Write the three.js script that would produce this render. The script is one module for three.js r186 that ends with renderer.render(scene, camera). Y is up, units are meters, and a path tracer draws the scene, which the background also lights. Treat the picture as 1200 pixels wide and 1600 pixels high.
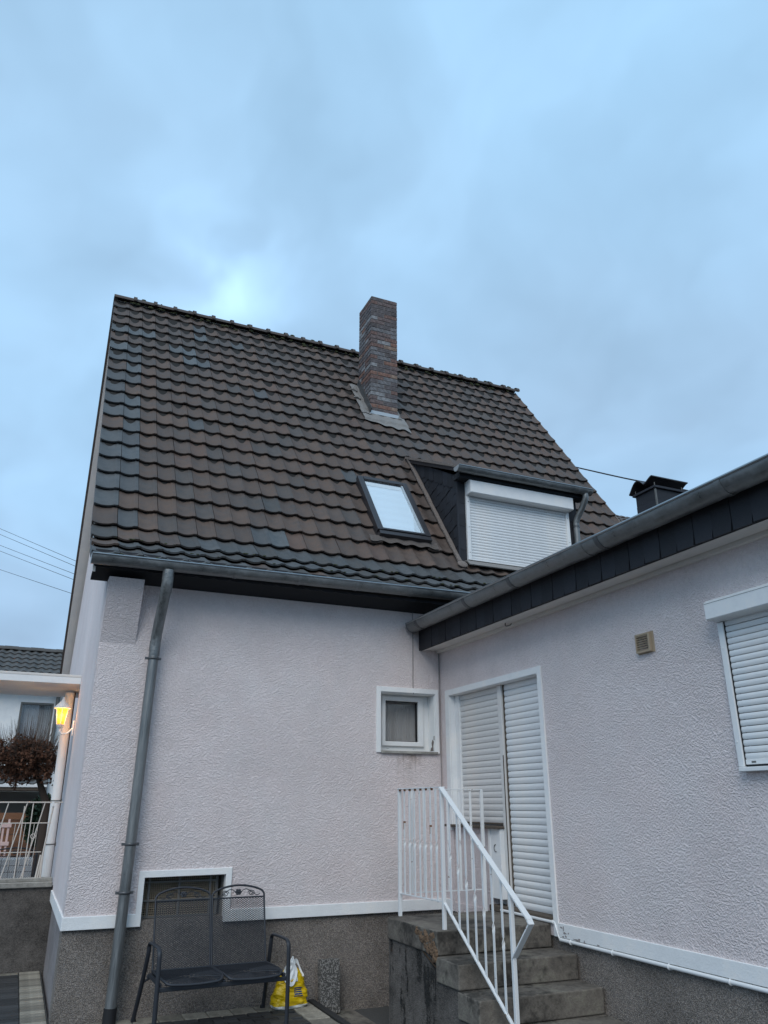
import * as THREE from 'three';
import { mergeGeometries, toCreasedNormals } from 'three/addons/utils/BufferGeometryUtils.js';
import { RoundedBoxGeometry } from 'three/addons/geometries/RoundedBoxGeometry.js';
import { ImprovedNoise } from 'three/addons/math/ImprovedNoise.js';

// ------------------------------------------------------------------ camera, sky, sun, exposure
const scene = new THREE.Scene();
const camera = new THREE.PerspectiveCamera(66.737, 768 / 1024, 0.05, 600);
camera.position.set(-0.476, 1.571, 7.509);
camera.rotation.order = 'YXZ';
camera.rotation.set(THREE.MathUtils.degToRad(20.655), THREE.MathUtils.degToRad(-23.835), 0);
scene.add(camera);
const renderer = new THREE.WebGLRenderer({ antialias: true });
renderer.toneMapping = THREE.LinearToneMapping;
renderer.toneMappingExposure = 1.0;
renderer.shadowMap.enabled = true;
renderer.setSize(768, 1024);

const noise3 = new ImprovedNoise();
function fbm3(x, y, z, oct) { let a = 0, amp = 0.5, f = 1; for (let i = 0; i < oct; i++) { a += amp * noise3.noise(x * f, y * f, z * f); f *= 2.03; amp *= 0.5; } return a; }
{ // overcast dusk sky, soft cloud banks
  const W = 1024, H = 512, d = new Float32Array(W * H * 4);
  const g = new THREE.Vector3(0.136, 0.589, -0.796).normalize();
  for (let j = 0; j < H; j++) {
    const th = ((j + 0.5) / H - 0.5) * Math.PI, cy = Math.cos(th), sy = Math.sin(th);
    for (let i = 0; i < W; i++) {
      const ph = ((i + 0.5) / W - 0.5) * 2 * Math.PI, x = Math.cos(ph) * cy, z = Math.sin(ph) * cy, y = sy;
      const k = 1 / (Math.max(y, 0) + 0.35);
      const px = x * k, pz = z * k;
      const n1 = fbm3(px * 1.7 + 3.1, 0.7, pz * 1.7 + 9.2, 5), n2 = fbm3(px * 5.6 + 11 + n1 * 2.5, 4.4, pz * 4.4 + 2, 6), n3 = fbm3(px * 0.9, 8.8, pz * 0.9, 3);
      let m = 1.06 + 0.18 * n1 + 0.27 * n2 + 0.12 * n3;
      const dt = x * g.x + y * g.y + z * g.z, gap = Math.max(0, 1 - Math.acos(Math.min(1, dt)) / 0.17);
      m += 0.50 * gap * gap * (1 + 3.2 * n2);
      const t = Math.min(1, Math.max(0, y / 0.8)), grey = Math.min(1, Math.max(0, 0.5 - 1.1 * n1 - 0.8 * n3));
      const b = y < 0 ? Math.max(0.55, 1 + y * 2) : 1;
      d[(j * W + i) * 4] = b * m * (0.385 - 0.012 * t + 0.012 * grey);
      d[(j * W + i) * 4 + 1] = b * m * (0.595 + 0.035 * t - 0.03 * grey);
      d[(j * W + i) * 4 + 2] = b * m * (0.845 + 0.05 * t - 0.06 * grey);
      d[(j * W + i) * 4 + 3] = 1;
    }
  }
  const t = new THREE.DataTexture(d, W, H, THREE.RGBAFormat, THREE.FloatType);
  t.mapping = THREE.EquirectangularReflectionMapping; t.magFilter = THREE.LinearFilter; t.minFilter = THREE.LinearFilter; t.wrapS = THREE.RepeatWrapping; t.needsUpdate = true;
  scene.background = t; scene.environment = t;
}
const sun = new THREE.DirectionalLight(new THREE.Color(1, 0.97, 0.93), 1.5);
sun.position.set(-7, 19, 16); sun.target.position.set(3, 2, 0);
sun.castShadow = true; sun.shadow.radius = 70; sun.shadow.mapSize.set(2048, 2048);
Object.assign(sun.shadow.camera, { left: -22, right: 22, top: 22, bottom: -22, near: 0.5, far: 70 });
scene.add(sun, sun.target);

// ------------------------------------------------------------------ helpers
function rngOf(seed) { let a = seed >>> 0; return () => { a = (a + 0x6D2B79F5) | 0; let t = Math.imul(a ^ (a >>> 15), 1 | a); t = (t + Math.imul(t ^ (t >>> 7), 61 | t)) ^ t; return ((t ^ (t >>> 14)) >>> 0) / 4294967296; }; }
const rnd = rngOf(20240);
const V = (x, y, z) => new THREE.Vector3(x, y, z);
const D = THREE.MathUtils.degToRad;
const GY = -0.04;                                    // top of the paving
const C3 = (r, g, b) => new THREE.Color().setRGB(r, g, b);

// tileable lattice noise
function lattice(N, cells, seed) {
  const r = rngOf(seed), L = new Float32Array(cells * cells); for (let i = 0; i < L.length; i++) L[i] = r();
  const o = new Float32Array(N * N), s = cells / N;
  for (let j = 0; j < N; j++) {
    const fy = j * s, y0 = Math.floor(fy), ty = fy - y0, wy = ty * ty * (3 - 2 * ty), r0 = (y0 % cells) * cells, r1 = ((y0 + 1) % cells) * cells;
    for (let i = 0; i < N; i++) {
      const fx = i * s, x0 = Math.floor(fx), tx = fx - x0, wx = tx * tx * (3 - 2 * tx), c0 = x0 % cells, c1 = (x0 + 1) % cells;
      const a = L[r0 + c0], b = L[r0 + c1], c = L[r1 + c0], e = L[r1 + c1];
      o[j * N + i] = (a + (b - a) * wx) * (1 - wy) + (c + (e - c) * wx) * wy;
    }
  }
  return o;
}
function octaves(N, list, seed) { const o = new Float32Array(N * N); let k = 0; for (const [cells, amp] of list) { const l = lattice(N, cells, seed + 17 * k++); for (let i = 0; i < o.length; i++) o[i] += amp * (l[i] - 0.5); } return o; }
function greyTex(N, f, arr, metres) {                // arr -> 0..255 grey (data texture, linear)
  const d = new Uint8Array(N * N * 4);
  for (let i = 0; i < N * N; i++) { const v = Math.max(0, Math.min(255, f(arr[i], i) * 255)); d[i * 4] = d[i * 4 + 1] = d[i * 4 + 2] = v; d[i * 4 + 3] = 255; }
  return fin(new THREE.DataTexture(d, N, N), metres);
}
function fin(t, metres, srgb) { t.wrapS = t.wrapT = THREE.RepeatWrapping; t.magFilter = THREE.LinearFilter; t.minFilter = THREE.LinearMipmapLinearFilter; t.generateMipmaps = true; t.repeat.set(1 / metres, 1 / metres); if (srgb) t.colorSpace = THREE.SRGBColorSpace; t.needsUpdate = true; return t; }
const toS = v => { v = Math.max(0, Math.min(1, v)); return 255 * (v <= 0.0031308 ? 12.92 * v : 1.055 * Math.pow(v, 1 / 2.4) - 0.055); };
function colTex(N, f, metres) {                      // f(i) -> linear rgb
  const d = new Uint8Array(N * N * 4), c = [0, 0, 0];
  for (let i = 0; i < N * N; i++) { f(i, c); d[i * 4] = toS(c[0]); d[i * 4 + 1] = toS(c[1]); d[i * 4 + 2] = toS(c[2]); d[i * 4 + 3] = 255; }
  return fin(new THREE.DataTexture(d, N, N), metres, true);
}
const std = o => new THREE.MeshStandardMaterial(o);
const sstep = (a, b, x) => { const t = Math.max(0, Math.min(1, (x - a) / (b - a))); return t * t * (3 - 2 * t); };

// box-projected uv in metres
function metric(g) {
  const o = g.index ? g.toNonIndexed() : g, p = o.attributes.position, uv = new Float32Array(p.count * 2);
  if (!o.attributes.normal) o.computeVertexNormals();
  const a = V(), b = V(), c = V();
  for (let i = 0; i < p.count; i += 3) {
    a.fromBufferAttribute(p, i); b.fromBufferAttribute(p, i + 1); c.fromBufferAttribute(p, i + 2);
    const n = b.clone().sub(a).cross(c.clone().sub(a)), x = Math.abs(n.x), y = Math.abs(n.y), z = Math.abs(n.z);
    [a, b, c].forEach((v, k) => { const u = x >= y && x >= z ? [v.z, v.y] : y >= z ? [v.x, v.z] : [v.x, v.y]; uv[(i + k) * 2] = u[0]; uv[(i + k) * 2 + 1] = u[1]; });
  }
  const r = new THREE.BufferGeometry(); r.setAttribute('position', p); r.setAttribute('normal', o.attributes.normal); r.setAttribute('uv', new THREE.BufferAttribute(uv, 2));
  return r;
}
const merge = l => mergeGeometries(l.map(g => { const o = g.index ? g.toNonIndexed() : g; for (const k of Object.keys(o.attributes)) if (!['position', 'normal', 'uv', 'color'].includes(k)) o.deleteAttribute(k); return o; }));
function box(x0, x1, y0, y1, z0, z1) { const g = new THREE.BoxGeometry(x1 - x0, y1 - y0, z1 - z0); g.translate((x0 + x1) / 2, (y0 + y1) / 2, (z0 + z1) / 2); return metric(g); }
function rbox(x0, x1, y0, y1, z0, z1, r, seg = 2) { const g = new RoundedBoxGeometry(x1 - x0, y1 - y0, z1 - z0, seg, r); g.translate((x0 + x1) / 2, (y0 + y1) / 2, (z0 + z1) / 2); return metric(g); }
function shapeOf(pts, holes = []) { const s = new THREE.Shape(pts.map(p => new THREE.Vector2(p[0], p[1]))); for (const h of holes) s.holes.push(new THREE.Path(h.map(p => new THREE.Vector2(p[0], p[1])))); return s; }
function extrude(pts, holes, depth, bevel = 0) { return new THREE.ExtrudeGeometry(shapeOf(pts, holes), { depth, bevelEnabled: bevel > 0, bevelSize: bevel, bevelThickness: bevel, bevelSegments: 1, bevelOffset: -bevel, curveSegments: 8 }); }
const basisX = new THREE.Matrix4().makeBasis(V(0, 0, -1), V(0, 1, 0), V(1, 0, 0));   // shape drawn in (-z, y), extruded along +x
const alongX = (pts, holes, x0, depth, bevel) => { const g = extrude(pts.map(p => [-p[0], p[1]]).reverse(), holes.map(h => h.map(p => [-p[0], p[1]])), depth, bevel); g.applyMatrix4(basisX); g.translate(x0, 0, 0); return metric(g); };  // pts as [z, y]
const alongZ = (pts, holes, z0, depth, bevel) => { const g = extrude(pts, holes, depth, bevel); g.translate(0, 0, z0); return metric(g); };                                                                // pts as [x, y]
const rect = (a0, a1, b0, b1) => [[a0, b0], [a1, b0], [a1, b1], [a0, b1]];
function tube(pts, r, seg = 24, rad = 10, closed = false, tension = 0.5) { return new THREE.TubeGeometry(new THREE.CatmullRomCurve3(pts, closed, 'catmullrom', tension), seg, r, rad, closed); }
function rod(a, b, r, rad = 8, r2 = r) { const d = b.clone().sub(a), g = new THREE.CylinderGeometry(r2, r, d.length(), rad, 1); g.translate(0, d.length() / 2, 0); g.applyQuaternion(new THREE.Quaternion().setFromUnitVectors(V(0, 1, 0), d.normalize())); g.translate(a.x, a.y, a.z); return g; }
function bar(a, b, w, t, up = V(0, 1, 0)) {          // flat bar from a to b: width w across, thickness t along up
  const d = b.clone().sub(a), L = d.length(); d.normalize(); const s = d.clone().cross(up).normalize(), u = s.clone().cross(d);
  const g = new THREE.BoxGeometry(w, t, L); g.applyMatrix4(new THREE.Matrix4().makeBasis(s, u, d.clone().negate())); g.translate((a.x + b.x) / 2, (a.y + b.y) / 2, (a.z + b.z) / 2); return metric(g);
}
const taken = new Map();
function numbered(n) { const k = taken.get(n) || 0; taken.set(n, k + 1); return k ? `${n}_${String(k).padStart(3, '0')}` : n; }
function mesh(name, geo, m, parent) { const o = new THREE.Mesh(geo, m); o.name = parent === scene ? numbered(name) : name; o.castShadow = o.receiveShadow = true; (parent || scene).add(o); return o; }
function thing(name, label, category, pos = [0, 0, 0], group) { const g = new THREE.Group(); g.name = numbered(name); g.position.set(...pos); g.userData = { label, category }; if (group) g.userData.group = group; scene.add(g); return g; }
function part(name, parent, label) { const g = new THREE.Group(); g.name = name; if (label) g.userData.label = label; parent.add(g); return g; }
const tag = (o, label, category, group) => { o.userData.label = label; o.userData.category = category; if (group) o.userData.group = group; return o; };
const structure = o => { o.userData.kind = 'structure'; return o; };
const stuff = o => { o.userData.kind = 'stuff'; return o; };

// ------------------------------------------------------------------ materials
const N1 = 1024, N2 = 2048;
const M = {};
{
  // scraped pink-white plaster: lumps about 2 cm with pits
  const n = octaves(N2, [[240, 0.4], [390, 1.0], [600, 0.9], [1000, 0.45]], 5), w = octaves(N2, [[5, 1], [13, 0.7]], 8);
  const bump = greyTex(N2, (v) => { const q = v * 1.15; return 0.5 + 0.5 * Math.tanh(2.0 * (q - 0.1)) - 0.55 * sstep(0.12, 0.55, -q); }, n, 3);
  const m1 = octaves(N1, [[6, 1], [14, 0.8], [40, 0.6], [170, 0.9], [400, 0.7]], 31), m2 = octaves(N1, [[9, 1], [23, 0.8]], 77);
  const map = colTex(N1, (i, c) => { const k = 1 + 0.07 * m1[i], d = 0.018 * m2[i]; c[0] = 0.775 * k; c[1] = (0.682 - d) * k; c[2] = (0.665 - 1.2 * d) * k; }, 3);
  M.stucco = std({ map, bumpMap: bump, bumpScale: 0.0065, roughness: 0.95 });
  // smoother plaster of the gable end
  const b2 = greyTex(N1, v => 0.5 + v * 0.5, octaves(N1, [[90, 1], [220, 0.8], [480, 0.6]], 51), 1.5);
  M.smooth = std({ map, bumpMap: b2, bumpScale: 0.004, roughness: 0.9 });
  // pebble-dash plinth
  const g1 = octaves(N1, [[230, 1.2], [400, 1.1]], 91), g2 = octaves(N1, [[4, 1], [11, 0.8], [30, 0.5]], 93), g3 = lattice(N1, 220, 95);
  const pm = colTex(N1, (i, c) => { const s = sstep(0.12, 0.5, g1[i]), q = sstep(0.1, 0.5, -g1[i]); const k = (0.185 + 0.11 * s - 0.085 * q) * (1 + 0.35 * g2[i]) , h = g3[i] - 0.5; c[0] = k * (1.12 + 0.10 * h); c[1] = k * 0.97; c[2] = k * (0.85 - 0.1 * h); }, 1.2);
  const pb = greyTex(N1, v => 0.5 + 0.7 * v, g1, 1.2);
  M.plinth = std({ map: pm, bumpMap: pb, bumpScale: 0.006, roughness: 0.95 });
  const gwn = octaves(N1, [[4, 1], [9, 1], [28, 0.8], [120, 0.7], [330, 0.6]], 97);
  M.gardenWall = std({ map: colTex(N1, (i, c) => { const k = 0.10 * (1 + 0.5 * gwn[i] + 0.35 * g1[i]); c[0] = k * 1.1; c[1] = k * 0.98; c[2] = k * 0.88; }, 1.6), bumpMap: pb, bumpScale: 0.004, roughness: 0.95 });
  M.greyRender = std({ map: colTex(N1, (i, c) => { const k = 0.24 * (1 + 0.25 * gwn[i]); c[0] = k * 1.06; c[1] = k * 0.97; c[2] = k * 0.97; }, 1.6), bumpMap: b2, bumpScale: 0.003, roughness: 0.95 });
  // exposed-aggregate concrete block
  const a1 = octaves(N1, [[70, 1.2], [130, 0.9]], 191), a3 = lattice(N1, 90, 193);
  M.aggregate = std({ map: colTex(N1, (i, c) => { const s = sstep(-0.02, 0.10, a1[i]); const k = s * (0.20 + 0.10 * a3[i]) + (1 - s) * 0.075; c[0] = k * 1.03; c[1] = k * 0.97; c[2] = k * 0.90; }, 0.6), bumpMap: greyTex(N1, v => sstep(-0.05, 0.2, v), a1, 0.6), bumpScale: 0.006, roughness: 0.9 });
  // white paint, a little weathered
  const wp = octaves(N1, [[7, 1], [19, 0.8], [60, 0.5], [200, 0.4]], 121);
  const wmap = colTex(N1, (i, c) => { const k = 1 + 0.07 * wp[i], e = 0.03 * Math.max(0, wp[i]); c[0] = 0.84 * k; c[1] = (0.84 - e) * k; c[2] = (0.83 - 2 * e) * k; }, 1.1);
  M.white = std({ map: wmap, roughness: 0.6 });
  M.plasterWhite = std({ map: wmap, roughness: 0.85, bumpMap: greyTex(512, v => 0.5 + 0.4 * v, octaves(512, [[40, 1], [110, 1]], 131), 0.5), bumpScale: 0.002 });
  M.plastic = std({ map: wmap, color: C3(0.98, 0.98, 0.98), roughness: 0.38 });
  M.slat = std({ map: wmap, color: C3(0.93, 0.94, 0.95), roughness: 0.42 });
  M.slatOld = std({ map: wmap, color: C3(0.84, 0.82, 0.80), roughness: 0.5 });
  const rp = octaves(N1, [[20, 1], [60, 1], [160, 0.8]], 141);
  M.railPaint = std({ map: colTex(N1, (i, c) => { const s = sstep(0.80, 1.0, rp[i]); c[0] = 0.78 * (1 - s) + 0.17 * s; c[1] = 0.79 * (1 - s) + 0.07 * s; c[2] = 0.78 * (1 - s) + 0.03 * s; }, 0.9), roughness: 0.45 });
  M.rust = std({ color: C3(0.20, 0.085, 0.03), roughness: 0.95 });
  M.dirtyWood = std({ color: C3(0.10, 0.078, 0.06), roughness: 0.95, bumpMap: b2, bumpScale: 0.004 });
  // zinc
  const zp = octaves(N1, [[6, 1], [15, 1], [40, 0.8], [120, 0.5]], 151);
  const zmap = colTex(N1, (i, c) => { const k = 0.225 * (1 + 0.28 * zp[i]); c[0] = k * 0.97; c[1] = k * 1.0; c[2] = k * 0.99; }, 0.8);
  const zr = greyTex(N1, v => 0.5 + 0.22 * v, zp, 0.8);
  M.zinc = std({ map: zmap, roughnessMap: zr, roughness: 1, metalness: 0.55 });
  M.zincDark = std({ map: zmap, color: C3(0.5, 0.5, 0.52), roughnessMap: zr, roughness: 1.0, metalness: 0.45 });
  M.zincLight = std({ color: C3(0.48, 0.50, 0.51), roughness: 0.42, metalness: 0.4 });
  M.bead = std({ color: C3(0.33, 0.35, 0.36), roughness: 0.28, metalness: 0.85 });
  M.lead = std({ color: C3(0.25, 0.235, 0.22), roughness: 0.75, bumpMap: b2, bumpScale: 0.006 });
  M.mortar = std({ color: C3(0.20, 0.165, 0.145), roughness: 0.95, bumpMap: b2, bumpScale: 0.01 });
  M.chimneyMortar = std({ color: C3(0.17, 0.15, 0.14), roughness: 0.95 });
  // slate
  const sp = octaves(512, [[8, 1], [26, 0.8], [90, 0.7]], 161), sb = greyTex(512, v => 0.5 + 0.5 * v, sp, 0.5);
  M.slates = [0.015, 0.019, 0.023].map(k => std({ color: C3(k * 0.95, k * 1.0, k * 1.3), roughness: 0.68, bumpMap: sb, bumpScale: 0.002 }));
  M.slateBack = std({ color: C3(0.012, 0.0125, 0.015), roughness: 0.9 });
  M.darkBoard = std({ color: C3(0.010, 0.011, 0.014), roughness: 0.85 });
  M.soffit = std({ map: wmap, color: C3(0.86, 0.82, 0.78), roughness: 0.8 });
  // stained concrete
  const c1 = octaves(N1, [[5, 1], [13, 1], [37, 0.8], [110, 0.6], [300, 0.5]], 171), c2 = octaves(N1, [[4, 1], [9, 0.9], [26, 0.7], [80, 0.5]], 173);
  M.concrete = std({ map: colTex(N1, (i, c) => { const s = sstep(-0.15, 0.75, c2[i]), k = (0.125 + 0.055 * c1[i]) * (1 - 0.70 * s), gr = sstep(0.3, 0.8, c1[i]); c[0] = k * 1.14; c[1] = k * (1.0 + 0.04 * gr); c[2] = k * 0.84; }, 1.3), bumpMap: greyTex(N1, v => 0.5 + 0.35 * v, c1, 1.3), bumpScale: 0.006, roughness: 0.9 });
  M.concretePale = std({ map: colTex(N1, (i, c) => { const k = 0.30 * (1 + 0.35 * c1[i]); c[0] = k * 1.05; c[1] = k; c[2] = k * 0.9; }, 1.3), roughness: 0.9, bumpMap: b2, bumpScale: 0.003 });
  M.brokenConcrete = std({ color: C3(0.16, 0.10, 0.06), roughness: 1, bumpMap: greyTex(512, v => 0.5 + 0.5 * v, octaves(512, [[10, 1], [30, 0.8]], 177), 0.3), bumpScale: 0.02 });
  // roof tile
  const t1 = octaves(N1, [[8, 1], [25, 0.9], [80, 0.7], [260, 0.6]], 181), t2 = lattice(N1, 90, 183), t3 = octaves(N1, [[3, 1], [9, 1]], 187);
  M.tileMap = colTex(N1, (i, c) => { const k = 0.78 * (1 + 0.30 * t1[i] + 0.14 * t3[i]), l = sstep(0.972, 0.992, t2[i]) * 0.25; c[0] = k + l; c[1] = k + l; c[2] = k * 0.99 + l; }, 0.9);
  M.tileBump = greyTex(N1, v => 0.5 + 0.4 * v, t1, 0.9);
  M.tileRough = greyTex(N1, v => 0.68 + 0.2 * v, t1, 0.9);
  M.moss = std({ color: C3(0.045, 0.05, 0.018), roughness: 1, bumpMap: b2, bumpScale: 0.02 });
  M.deck = std({ color: C3(0.02, 0.018, 0.016), roughness: 1 });
  M.glass = new THREE.MeshPhysicalMaterial({ color: 0xffffff, roughness: 0.02, transmission: 1, thickness: 0, ior: 1.5 });
  M.pvc = std({ map: wmap, color: C3(0.95, 0.95, 0.95), roughness: 0.35 });
  M.blackRubberAndGapShade = std({ color: C3(0.012, 0.012, 0.014), roughness: 0.7 });  // rubber parts, and the painted shade in the annex sill gap
  M.frameBrown = std({ color: C3(0.045, 0.04, 0.042), roughness: 0.45, metalness: 0.3 });
  M.steel = std({ color: C3(0.032, 0.036, 0.044), roughness: 0.5, metalness: 0.2 });
  M.greyMetal = std({ color: C3(0.16, 0.155, 0.145), roughness: 0.6, metalness: 0.3 });
  M.beige = std({ color: C3(0.42, 0.325, 0.225), roughness: 0.6 });
  M.dark = std({ color: C3(0.01, 0.01, 0.01), roughness: 1 });
  M.wire = std({ color: C3(0.03, 0.032, 0.036), roughness: 0.7 });
  M.cableGrey = std({ color: C3(0.30, 0.27, 0.26), roughness: 0.7 });
  M.asphalt = std({ color: C3(0.07, 0.068, 0.065), roughness: 1, bumpMap: b2, bumpScale: 0.01 });
  const pl1 = octaves(512, [[5, 1], [14, 1], [60, 0.8], [170, 0.7]], 211);
  M.paverLight = [0.23, 0.30, 0.18].map(k => std({ map: colTex(512, (i, c) => { const q = k * (1 + 0.35 * pl1[i]); c[0] = q * 1.08; c[1] = q * 0.98; c[2] = q * 0.80; }, 0.7), roughness: 0.9, bumpMap: b2, bumpScale: 0.003 }));
  M.paverDark = [0.024, 0.036, 0.050].map(k => std({ color: C3(k, k * 1.0, k * 1.02), roughness: 0.65, bumpMap: b2, bumpScale: 0.003 }));
}
const TILE_COL = { brown: [[0.094, 0.064, 0.050], [0.086, 0.060, 0.048], [0.102, 0.068, 0.052], [0.082, 0.060, 0.050]], red: [[0.102, 0.065, 0.050]], blue: [[0.086, 0.092, 0.096], [0.076, 0.079, 0.082], [0.096, 0.106, 0.112]], dark: [[0.080, 0.061, 0.052], [0.078, 0.064, 0.057]], eave: [[0.070, 0.070, 0.070], [0.064, 0.060, 0.057], [0.078, 0.080, 0.082]] };
const TILE_M = {};
for (const k in TILE_COL) TILE_M[k] = TILE_COL[k].map(c => std({ color: C3(c[0] * 1.28, c[1] * 1.28, c[2] * 1.28), map: M.tileMap, bumpMap: M.tileBump, bumpScale: 0.0025, roughnessMap: M.tileRough, roughness: 1.0 }));

// ------------------------------------------------------------------ ground and paving
{
  const g = new THREE.PlaneGeometry(500, 500); g.rotateX(-Math.PI / 2); g.translate(0, -0.15, 0);
  structure(mesh('ground', metric(g), M.asphalt, scene));
  const pv = structure(part('pavement', scene));
  mesh('bedding', merge([box(-5, -0.003, -0.15, GY - 0.012, -2.4, 0), box(-5, 2.1, -0.15, GY - 0.012, 0.003, 9)]), M.asphalt, pv);
  const unit = rbox(-0.0965, 0.0965, -0.05, 0, -0.0445, 0.0445, 0.006, 1), unitZ = rbox(-0.0485, 0.0485, -0.05, 0, -0.0985, 0.0985, 0.006, 1), unitQ = rbox(-0.0965, 0.0965, -0.05, 0, -0.0965, 0.0965, 0.007, 1);
  const put = (x, z, m, z90) => { const o = mesh('paver', z90 === 2 ? unitQ : z90 ? unitZ : unit, m, pv); o.position.set(x, GY + (rnd() - 0.5) * 0.005, z); o.rotation.set((rnd() - 0.5) * 0.012, (rnd() - 0.5) * 0.01, (rnd() - 0.5) * 0.012); };
  const pick = l => l[Math.floor(rnd() * l.length)];
  for (let i = 0; i < 10; i++) put(0.105 + i * 0.2, 0.108, pick(M.paverLight), 2);                                 // border along the front
  for (let j = 0; j < 6; j++) put(2.003, 0.308 + j * 0.2, pick(M.paverLight), 2);                              // border at the kerb
  for (let j = 0; j < 26; j++) put(-0.112, -0.06 - j * 0.1 + 0.2, pick(M.paverLight));                       // border along the gable
  for (let i = 0; i < 7; i++) put(-0.315 - i * 0.2, -2.335, pick(M.paverLight));                           // border along the garden wall
  put(2.003, 0.108, M.paverLight[0], 2);
  for (let j = 0; j < 10; j++) for (let i = 0; i < 10; i++) put(0.0 + i * 0.2 - (j % 2) * 0.1, 0.258 + j * 0.1, pick(M.paverDark));
  for (let j = 0; j < 24; j++) for (let i = 0; i < 5; i++) put(-0.315 - i * 0.2 - (j % 2) * 0.0, -2.23 + j * 0.1, pick(M.paverDark));
  const kb = structure(mesh('kerb', rbox(2.105, 2.165, -0.3, GY + 0.012, 0.003, 2.9, 0.008), M.paverDark[0], scene));
  structure(mesh('lower_ground', rbox(2.17, 2.52, -0.3, -0.13, 0.003, 2.9, 0.006), M.concrete, scene));
}

// ------------------------------------------------------------------ HOUSE
const house = thing('house', 'pale pink plastered house with a steep brown tiled roof and brick chimney', 'house');
const TH = D(54.3), RIDGE = V(0, 9.526, -4.282);
const dn = V(0, -Math.sin(TH), Math.cos(TH)), up = V(0, Math.cos(TH), Math.sin(TH));
const roofP = (x, s, n = 0) => V(x, RIDGE.y + dn.y * s + up.y * n, RIDGE.z + dn.z * s + up.z * n);
const sOfY = y => (RIDGE.y - y) / Math.sin(TH);
{
  // front wall with openings for the small window and the cellar window
  mesh('wall', alongZ([[0, 0.62], [0.585, 0.62], [0.585, 1.015], [1.335, 1.015], [1.335, 0.62], [7.5, 0.62], [7.5, 3.62], [0, 3.62]], [rect(2.795, 3.43, 2.085, 2.672)], -0.3, 0.3), M.stucco, house);
  mesh('gable_wall', alongX([[0.0, 0.62], [-2.345, 0.62], [-2.345, 6.53], [0.0, 3.40]], [], 0, 0.295).translate(0.0015, 0, -0.001), M.smooth, house);
  mesh('gable_wall', alongX([[-2.347, -0.15], [-8.56, -0.15], [-8.56, 3.40], [-4.282, 9.12], [-2.347, 6.53]], [], 0.07, 0.225), M.smooth, house);
  mesh('gable_wall', alongX([[-0.301, -0.15], [-8.56, -0.15], [-8.56, 3.55], [-4.282, 9.28], [-0.301, 3.75]], [], 7.2, 0.295), M.stucco, house);
  mesh('back_wall', box(0.3, 7.19, -0.15, 3.6, -8.56, -8.27), M.stucco, house);
  // corner render strip with the ragged edge, and the seam further back on the gable
  const ge = []; const r0 = rngOf(5); for (let y = 0.73; y < 3.0; y += 0.03) ge.push([0.012 + 0.006 * r0(), y]);
  mesh('plinth', alongZ([[0.004, -0.3], [7.49, -0.3], [7.49, 0.619], [1.334, 0.619], [1.334, 0.662], [0.586, 0.662], [0.586, 0.619], [0.004, 0.619]], [], -0.31, 0.29), M.plinth, house);
  mesh('plinth', box(0.02, 0.29, -0.2, 0.619, -2.344, -0.311), M.greyRender, house);
  // white band
  const BZ = 0.014;
  const bandPts = [[-0.013, 0.62], [0.609, 0.62], [0.609, 0.99], [1.307, 0.997], [1.307, 0.62], [3.498, 0.62], [3.498, 0.718], [1.36, 0.718], [1.36, 1.052], [0.561, 1.043], [0.561, 0.718], [-0.013, 0.718]];
  mesh('base_band', alongZ(bandPts, [], -0.06, 0.06 + BZ, 0.003), M.plasterWhite, house);
  mesh('base_band', box(-0.013, 0.02, 0.62, 0.72, -2.344, -0.061), M.plasterWhite, house);
  // corbel under the eave at the corner
  mesh('corbel', alongX([[0.001, 2.97], [0.10, 3.235], [0.21, 3.534], [0.001, 3.534]], [], 0.002, 0.313), M.stucco, house);
}
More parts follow.
